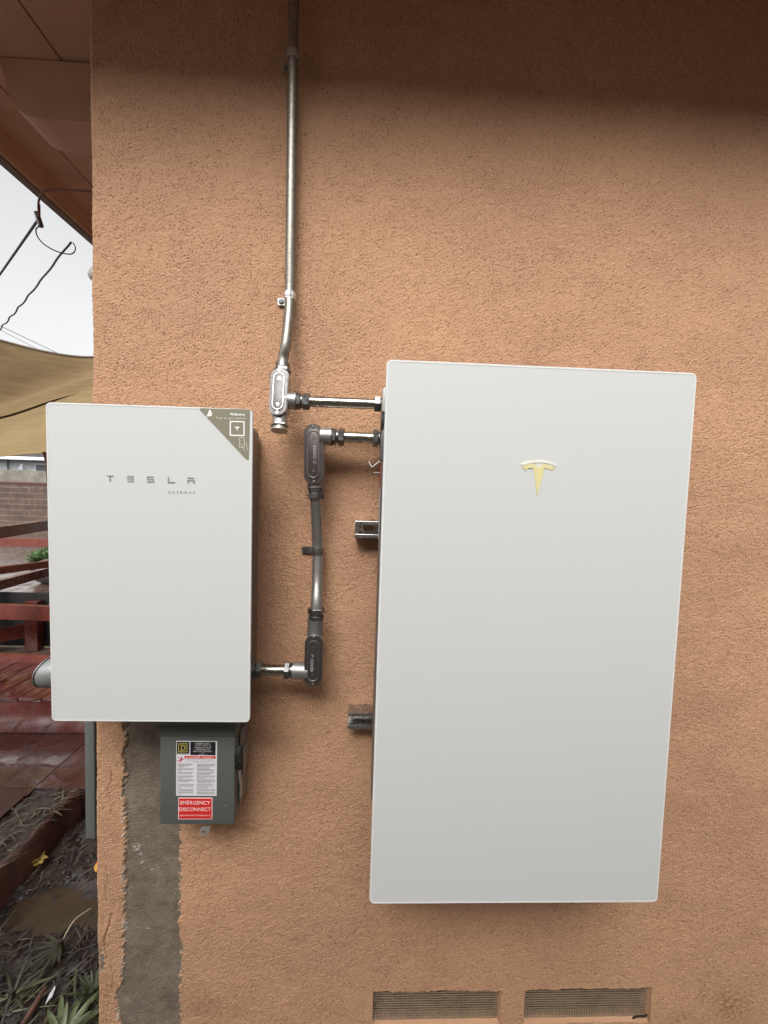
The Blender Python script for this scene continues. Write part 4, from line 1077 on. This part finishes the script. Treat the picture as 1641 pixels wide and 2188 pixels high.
# orange cap
q = atz(214, 1850, GL + .05); q = Vector((q.x, q.y, q.z))
t = thing('orange_cap', q, 'small orange and yellow round cap half hidden behind the house corner', 'cap')
bm = bmesh.new(); dv = Vector((-.6, -1, .3)).normalized(); cyl(bm, q, q + dv * .012, .020, n=28, ch=.003); part('rim', finish(bm), mat('orange_plastic', (.75, .10, .02), .35), t)
bm = bmesh.new(); cyl(bm, q + dv * .0122, q + dv * .018, .014, n=28, ch=.002); part('centre', finish(bm), mat('yellow_plastic', (.65, .35, .08), .4), t)

# ------------------------------------------------------------------ red timber work on the patio
def beam(bm, a, b, hgt, dep, bev=.004):
    """a,b: top front edge points; extends down hgt and away dep"""
    a = Vector(a); b = Vector(b); d = (b - a).normalized(); s = Vector((-d.y, d.x, 0)).normalized()
    if s.y < 0: s = -s
    up = Vector((0, 0, 1))
    prof = [Vector((0, 0, 0)), s * dep, s * dep - up * hgt, -up * hgt]
    r0 = [a + p for p in prof]; r1 = [b + p for p in prof]
    n0 = len(bm.edges); ringloft(bm, [r0, r1])
def ext(p, q, l, r):        # extend a segment both ways
    d = (q - p).normalized(); return p - d * l, q + d * r
# deck step: riser + plank top
t = thing('deck_step', (-1.9, 1.6, 0), 'low wet red painted deck step, nearest of the red timberwork', 'step')
bm = bmesh.new(); y0 = at(100, 1494, 1.43).y; zt = .205
box(bm, (-9, 1.43, .003), (CX - .004, 1.47, zt - .004), .003); part('riser', finish(bm), M_redpaint, t)
x = -9.0; random.seed(2)
bm = bmesh.new()
while x < CX - .01:
    x2 = min(x + .138, CX - .004); box(bm, (x, 1.422, zt - .003), (x2 - .006, 2.02, zt + .020 + random.uniform(-.001, .001)), .002); x += .138
pk = part('planks', finish(bm), mat('soaked_red_paint', (.085, .020, .016), .14, col2=(.045, .013, .011), vscale=9, rvar=.13, bump=.0012, bscale=22, coat=.6), t)
water_film(pk.active_material, 7, .44, .54)
# second tier: bench
t = thing('low_bench', (-2.2, 2.2, 0), 'low red timber bench with dark gap under its front board, behind the deck step', 'bench')
bm = bmesh.new(); p, q = ext(at(0, 1400, 1.90), at(80, 1404, 1.90), 6, 1.0); beam(bm, p, q, .105, .04); part('lower_board', finish(bm, 0), M_redbright, t)
bm = bmesh.new(); p, q = ext(at(0, 1293, 2.35), at(103, 1297, 2.35), 6, 1.2); beam(bm, p, q, .118, .05); part('seat_board', finish(bm, 0), M_redbright, t)
bm = bmesh.new(); p, q = ext(at(0, 1343, 2.55), at(105, 1327, 2.75), 3, 1.0); beam(bm, p, q, .12, .03); part('brace', finish(bm, 0), M_redpaint, t)
bm = bmesh.new(); p = at(66, 1358, 2.62); box(bm, (p.x - .055, 2.62, .0), (p.x + .055, 2.70, .45), .003); part('leg', finish(bm), M_redpaint, t)
bm = bmesh.new(); a_ = atz(46, 1399, .30); b_ = atz(104, 1368, .30)
box(bm, (-2.28, 1.945, .27), (-1.45, 2.34, .297), .003); part('side_plank', finish(bm), M_redpaint, t)
bm = bmesh.new(); box(bm, (-8, 2.72, .01), (-1.3, 2.75, .50)); part('gap_shade', finish(bm, 0), M_dark, t)  # black sheet painting the shade in the gap under the seat
# planter frame: the two slanting boards in front of the pot
t = thing('timber_barrier', (-3.4, 3.2, 0), 'angled red timber frame in front of the potted succulent', 'barrier')
for (l0, l1, z, hg, dp, nm) in (((0, 1237), (105, 1210), .62, .085, .06, 'rail'), ((0, 1212), (105, 1199), .80, .060, .05, 'rail')):
    p, q = ext(atz(*l0, z), atz(*l1, z), 1.6, .8); bm = bmesh.new(); beam(bm, p, q, hg, dp); part(nm, finish(bm, 0), M_redpaint, t)
for px in (-60, 150):
    p = atz(px, 1237 - 27 * px / 105, .62); bm = bmesh.new(); box(bm, (p.x - .04, p.y + .08, 0), (p.x + .04, p.y + .16, .80), .003); part('leg', finish(bm), M_redpaint, t)
t = thing('timber_railing', (-3.4, 3.0, 0), 'red timber railing with two rails, upper one dark and wet, below the block wall', 'railing')
for (l0, l1, z, hg, dp, mm) in (((0, 1122), (103, 1109), 1.17, .088, .09, M_redpaint), ((0, 1150), (103, 1152), .95, .082, .05, M_redbright)):
    p, q = ext(atz(*l0, z), atz(*l1, z), 2.0, .9); bm = bmesh.new(); beam(bm, p, q, hg, dp); part('rail', finish(bm, 0), mm, t)
for px in (-80, 160):
    p = atz(px, 1122 - 13 * px / 103, 1.17); bm = bmesh.new(); box(bm, (p.x - .045, p.y + .1, 0), (p.x + .045, p.y + .19, 1.16), .003); part('post', finish(bm), M_redpaint, t)
# pot with succulent
pc = atz(92, 1252, 0.0); pc.y += .30; 
bm = bmesh.new()
prof = [(.20, 0), (.27, .05), (.31, .16), (.335, .24), (.345, .25), (.345, .275), (.31, .275), (.29, .22)]
rings = [[Vector((pc.x + r_ * math.cos(2 * math.pi * k / 36), pc.y + r_ * math.sin(2 * math.pi * k / 36), z)) for k in range(36)] for r_, z in prof]
t = thing('plant_pot', (pc.x, pc.y, 0), 'wide dark grey bowl pot on the patio holding a succulent', 'pot')
ringloft(bm, rings); part('bowl', finish(bm, 40), mat('dark_pot', (.045, .042, .042), .45), t)
su = thing('succulent', (pc.x, pc.y, .27), 'bright green succulent with rounded leaves in the bowl pot', 'plant')
random.seed(12)
for kx, ky, kz, kl in ((-.30, -.05, .30, .17), (-.16, -.16, .37, .19), (0, -.20, .38, .19), (.17, -.14, .36, .18), (.30, .02, .30, .17), (-.08, .05, .46, .18), (.10, .05, .46, .18), (-.24, .12, .40, .18), (.22, .16, .40, .18)):
    t2 = rosette('rosette', Vector((pc.x + kx, pc.y + ky, kz)), 24, kl, .070, M_succ, '', elev=(-5, 80), droop=-.25, seed=int(100 + kx * 50), thick=True)
    for ch in list(t2.children):
        if ch.name.startswith('stem'): bpy.data.objects.remove(ch); continue
        ch.data.transform(Matrix.Translation(t2.location - su.location)); ch.parent = su; ch.name = 'rosette'
    bpy.data.objects.remove(t2)

# ------------------------------------------------------------------ block walls, neighbour house
def block_mat(name, c1, c2, mor, hgt=.2, wd=.4):
    m = bpy.data.materials.new(name); t, b, N, L = ngroup(m)
    tc = N.new('ShaderNodeTexCoord'); sx = N.new('ShaderNodeSeparateXYZ'); cx_ = N.new('ShaderNodeCombineXYZ'); L.new(tc.outputs['Object'], sx.inputs[0]); L.new(sx.outputs['X'], cx_.inputs['X']); L.new(sx.outputs['Z'], cx_.inputs['Y'])
    br = N.new('ShaderNodeTexBrick'); br.inputs['Scale'].default_value = 1; br.inputs['Brick Width'].default_value = wd; br.inputs['Row Height'].default_value = hgt; br.inputs['Mortar Size'].default_value = .010
    br.inputs['Color1'].default_value = (*c1, 1); br.inputs['Color2'].default_value = (*c2, 1); br.inputs['Mortar'].default_value = (*mor, 1); L.new(cx_.outputs[0], br.inputs['Vector'])
    b3 = N.new('ShaderNodeTexBrick'); b3.inputs['Scale'].default_value = 1; b3.inputs['Brick Width'].default_value = 200; b3.inputs['Row Height'].default_value = hgt; b3.inputs['Mortar Size'].default_value = .012
    b3.inputs['Color1'].default_value = (*c1, 1); b3.inputs['Color2'].default_value = (*c2, 1); b3.inputs['Mortar'].default_value = (*mor, 1); L.new(cx_.outputs[0], b3.inputs['Vector'])
    bm_ = N.new('ShaderNodeMixRGB'); bm_.inputs[0].default_value = .75; L.new(br.outputs[0], bm_.inputs[1]); L.new(b3.outputs[0], bm_.inputs[2])
    n = N.new('ShaderNodeTexNoise'); n.inputs['Scale'].default_value = 3; n.inputs['Detail'].default_value = 8; n.inputs['Roughness'].default_value = .7; L.new(tc.outputs['Object'], n.inputs['Vector'])
    r_ = N.new('ShaderNodeValToRGB'); r_.color_ramp.elements[0].position = .35; r_.color_ramp.elements[0].color = (.5, .47, .45, 1); r_.color_ramp.elements[1].position = .65; r_.color_ramp.elements[1].color = (1.15, 1.1, 1.05, 1); L.new(n.outputs['Fac'], r_.inputs[0])
    mx = N.new('ShaderNodeMixRGB'); mx.blend_type = 'MULTIPLY'; mx.inputs[0].default_value = 1; L.new(bm_.outputs[0], mx.inputs[1]); L.new(r_.outputs[0], mx.inputs[2]); L.new(mx.outputs[0], b.inputs['Base Color'])
    b.inputs['Roughness'].default_value = .8; return m
WY = 13.6
t = thing('block_wall', (-12, WY, 0), 'brown concrete block wall with pale mortar lines and red cap, behind the patio', 'wall')
zt = at(50, 1033, WY).z
bm = bmesh.new(); box(bm, (-32, WY, -.01), (-2, WY + .2, zt)); o = part('blocks', finish(bm, 0), block_mat('brown_blocks', (.088, .056, .044), (.074, .048, .039), (.17, .125, .10)), t)
o.data.transform(Matrix.Identity(4))
bm = bmesh.new(); box(bm, (-32, WY - .03, zt + .002), (-2, WY + .23, zt + .05)); part('cap', finish(bm, 0), mat('red_cap', (.12, .045, .04), .6, var=.3), t)
t = thing('retaining_wall', (-12, WY + .8, 0), 'stained grey wall rising just behind the brown block wall', 'wall')
bm = bmesh.new(); box(bm, (-34, WY + .8, 0), (-2, WY + 1.0, at(50, 1005, WY + .8).z)); part('panel', finish(bm, 0), mat('stained_grey', (.20, .18, .15), .8, col2=(.10, .09, .075), vscale=2.5), t)
HY = 18.0
t = thing('neighbour_house', (-15, HY, 0), 'pale grey neighbouring house with white gutter, far behind the block wall', 'house')
zg = at(50, 984, HY).z
bm = bmesh.new(); box(bm, (-40, HY + .5, 0), (-6, HY + 8, zg + .1)); part('wall', finish(bm, 0), mat('pale_siding', (.42, .44, .45), .7, var=.1), t)
bm = bmesh.new(); quad(bm, (-40, HY + .02, zg + .13), (-6, HY + .02, zg + .13), (-6, HY + 5, zg + 1.6), (-40, HY + 5, zg + 1.6)); r = bmesh.ops.solidify(bm, geom=bm.faces[:], thickness=.08); part('roof', finish(bm, 0), mat('grey_shingles', (.16, .15, .15), .8, col2=(.09, .08, .08), vscale=6), t)
bm = bmesh.new(); box(bm, (-40, HY - .1, zg + .03), (-6, HY + .01, zg + .17), .01); part('gutter', finish(bm), mat('white_gutter', (.75, .75, .75), .5), t)
p = at(14, 995, HY + .44); bm = bmesh.new(); box(bm, (p.x - .06, HY + .38, 0), (p.x + .06, HY + .49, zg + .05), .01); part('downspout', finish(bm), mat('grey_spout', (.30, .31, .32), .6), t)
p = at(88, 995, HY + .49); bm = bmesh.new(); box(bm, (p.x - .28, HY + .46, p.z - .9), (p.x + .5, HY + .499, p.z + .10)); wn = part('window', finish(bm, 0), mat('window_frame', (.6, .6, .6), .5), t)
bm = bmesh.new(); box(bm, (p.x - .22, HY + .45, p.z - .84), (p.x + .44, HY + .459, p.z + .04)); part('pane', finish(bm, 0), mat('dim_pane', (.10, .11, .12), .15), wn)
# lantern on the grey wall
p = at(47, 1004, WY + .9); t = thing('post_lantern', p, 'small grey lantern standing on the stained grey wall', 'lantern')
bm = bmesh.new(); cyl(bm, p, p + Vector((0, 0, .13)), .14, .08, n=8); cyl(bm, p + Vector((0, 0, .131)), p + Vector((0, 0, .16)), .05, .05, n=8); part('shade', finish(bm, 30), mat('lantern_grey', (.16, .16, .17), .5), t)
bm = bmesh.new(); cyl(bm, p + Vector((0, 0, .161)), p + Vector((0, 0, .20)), .035, .05, n=8); part('finial', finish(bm, 30), M_lgrey, t)
# facing house across the side yard (behind the camera: what the metal reflects and what blocks low sky)
t = thing('facing_house', (3, -4.2, 0), 'plain beige house wall across the side yard, behind the camera', 'house')
bm = bmesh.new(); box(bm, (-4.6, -9, GL - .1), (10, -4.2, 4.25)); part('wall', finish(bm, 0), mat('beige_stucco', (.30, .26, .21), .85, var=.1), t)
bm = bmesh.new(); box(bm, (-5.0, -9.4, 4.252), (10.5, -3.8, 4.4)); part('roof', finish(bm, 0), mat('dark_roof', (.08, .07, .065), .8), t)

# ------------------------------------------------------------------ shade sails
def fabric(name, c1, c2, tr):
    m = bpy.data.materials.new(name); t, b, N, L = ngroup(m)
    tc = N.new('ShaderNodeTexCoord'); mp = N.new('ShaderNodeMapping'); mp.inputs['Scale'].default_value = (1.2, 7, 7); mp.inputs['Rotation'].default_value = (0, 0, R(12)); L.new(tc.outputs['Object'], mp.inputs[0])
    n = N.new('ShaderNodeTexNoise'); n.inputs['Scale'].default_value = 2.2; n.inputs['Detail'].default_value = 9; n.inputs['Roughness'].default_value = .7; L.new(mp.outputs[0], n.inputs['Vector'])
    r_ = N.new('ShaderNodeValToRGB'); r_.color_ramp.elements[0].position = .3; r_.color_ramp.elements[0].color = (*c2, 1); r_.color_ramp.elements[1].position = .7; r_.color_ramp.elements[1].color = (*c1, 1); L.new(n.outputs['Fac'], r_.inputs[0]); L.new(r_.outputs[0], b.inputs['Base Color'])
    b.inputs['Roughness'].default_value = .85
    tl_ = N.new('ShaderNodeBsdfTranslucent'); L.new(r_.outputs[0], tl_.inputs['Color']); mx = N.new('ShaderNodeMixShader'); mx.inputs[0].default_value = tr
    L.new(b.outputs[0], mx.inputs[1]); L.new(tl_.outputs[0], mx.inputs[2]); L.new(mx.outputs[0], N['Material Output'].inputs['Surface'])
    return m
def sail(name, topc, botc, Ya, Yb, s0, s1, m, mh, label, folds, hemr):
    def ev(c, s): return float(np.interp(s, [p[0] for p in c], [p[1] for p in c]))
    nS, nT = 60, 24; rows = []
    for i in range(nS + 1):
        s = s0 + (s1 - s0) * i / nS; a = at(s, ev(topc, s), Ya); b = at(s, ev(botc, s), Yb); row = []
        for j in range(nT + 1):
            t_ = j / nT; p = a.lerp(b, t_); p.z += .05 * folds * math.sin(t_ * 9 + s * .02) * math.sin(math.pi * t_) - .10 * math.sin(math.pi * t_) * folds
            row.append(p)
        rows.append(row)
    t = thing(name, rows[0][0], label, 'shade sail', 'tan shade sails over the patio')
    bm = bmesh.new(); V = [[bm.verts.new(p) for p in r_] for r_ in rows]
    for i in range(nS):
        for j in range(nT): bm.faces.new((V[i][j], V[i + 1][j], V[i + 1][j + 1], V[i][j + 1]))
    part('canopy', finish(bm, 60), m, t)
    bm = bmesh.new(); tube(bm, [r_[-1] + Vector((0, .01, 0)) for r_ in rows], hemr, 8); part('hem', finish(bm), mh, t)
    bm = bmesh.new(); tube(bm, [r_[0] for r_ in rows], .010, 8); part('top_hem', finish(bm), mh, t)
def smoothc(pts, n=6):
    return [(p.x, p.y) for p in spline([(x, y, 0) for x, y in pts], n)]
sail('shade_sail', smoothc([(-260, 655), (-120, 695), (0, 727), (60, 743), (110, 754), (155, 761), (203, 763), (330, 756)]), smoothc([(-260, 930), (-120, 915), (0, 891), (45, 878), (90, 862), (130, 848), (170, 834), (203, 818), (330, 765)]), 2.6, 4.2, -260, 330,
     fabric('brown_fabric', (.40, .29, .155), (.27, .19, .10), .42), mat('brown_hem', (.10, .070, .045), .8, trans=.1), 'darker tan shade sail with a brown hem, nearer of the two', 1.0, .022)
sail('shade_sail', [(-260, 800), (0, 800), (203, 800), (330, 800)], smoothc([(-260, 985), (-120, 981), (0, 975), (60, 970), (100, 967), (203, 950), (330, 930)]), 4.6, 8.6, -260, 330,
     fabric('tan_fabric', (.45, .34, .18), (.33, .245, .125), .50), mat('tan_hem', (.40, .33, .22), .8, trans=.3), 'lighter golden shade sail hanging lower behind the brown one', .6, .012)
# red bracket at sail corner
p = at(95, 968, 8.5); q = at(101, 990, 8.5); bm = bmesh.new(); tube(bm, [p + (p - q) * .3, q, Vector((q.x + .10, q.y, 0))], .045, 4)
single('sail_post', finish(bm, 0), M_redbright, 'thin red post leaning at the corner of the golden sail beside the cabinet', 'post', loc=Vector((q.x + .10, q.y, 0)))

# ------------------------------------------------------------------ wires at the eave
def twisted(p0, p1, sag, r, tw, amp):
    pts = []; n = 90
    for k in range(n + 1):
        t_ = k / n; p = p0.lerp(p1, t_); p.z -= sag * 4 * t_ * (1 - t_); a_ = t_ * tw
        pts.append(p + Vector((math.cos(a_), math.sin(a_), math.sin(a_ * 1.1))) * amp)
    return pts
EY = at(84, 468, .6).y
A0 = at(84, 466, .62); A0z = A0.copy()
t = thing('service_cable', A0, 'thick straight dark cable running down left from the eave hook', 'cable', 'cables at the eave')
bm = bmesh.new(); e = at(-60, 672, 2.2); tube(bm, [A0, e], .0048, 8); part('cable', finish(bm), M_wire, t)
bm = bmesh.new(); cyl(bm, A0 + Vector((-.01, 0, .02)), A0 + Vector((.006, 0, -.03)), .009, n=10); cyl(bm, A0 + Vector((0, 0, .01)), A0 + Vector((0, 0, .05)), .004, n=8); part('hook', finish(bm), M_nut, t)
p0 = at(150, 518, .85); p1 = at(-40, 742, 3.2)
bm = bmesh.new(); tube(bm, twisted(p0, p1, .03, .004, 62, .0032), .0045, 6)
for_single = finish(bm); single('twisted_cable', for_single, M_wire, 'thin twisted dark cable hanging from the eave edge down to the left', 'cable', 'cables at the eave', loc=p0)
bm = bmesh.new(); L_ = spline([at(84, 468, .62), at(86, 480, .62), at(77, 490, .62), at(80, 505, .63), at(92, 520, .64), at(110, 532, .66), at(130, 540, .68), at(150, 543, .70), at(159, 538, .72), at(161, 528, .74), at(156, 519, .76)], 6)
tube(bm, L_, .0022, 6); single('drip_loop', finish(bm), M_wire, 'thin wire drooping in a loop between the two eave cables', 'wire', 'cables at the eave', loc=A0)
bm = bmesh.new(); Zc = ZS - .006
L_ = spline([at(83, 462, .60), at(82, 440, .585), at(84, 425, .575), at(92, 411, .56), at(106, 405.5, .56), at(150, 406, .56), Vector((CX - .002, .565, at(196, 407, .56).z))], 8)
tube(bm, L_, .0035, 8); single('eave_wire', finish(bm), mat('painted_wire', (.22, .11, .08), .6), 'brown painted wire bending under the eave towards the wall', 'wire', 'cables at the eave', loc=at(83, 462, .60))
for k, (a_, b_) in enumerate((((-40, 677), (126, 756)), ((-40, 684), (86, 749)))):
    bm = bmesh.new(); tube(bm, [at(*a_, 30), at(*b_, 34), at(b_[0] + 80, b_[1] + 36, 38)], .022 if k == 0 else .016, 6)
    single('power_line', finish(bm), M_wire, ('upper' if k == 0 else 'lower') + ' of two thin distant power lines crossing the sky above the sails', 'power line', 'distant power lines', loc=at(*a_, 30))
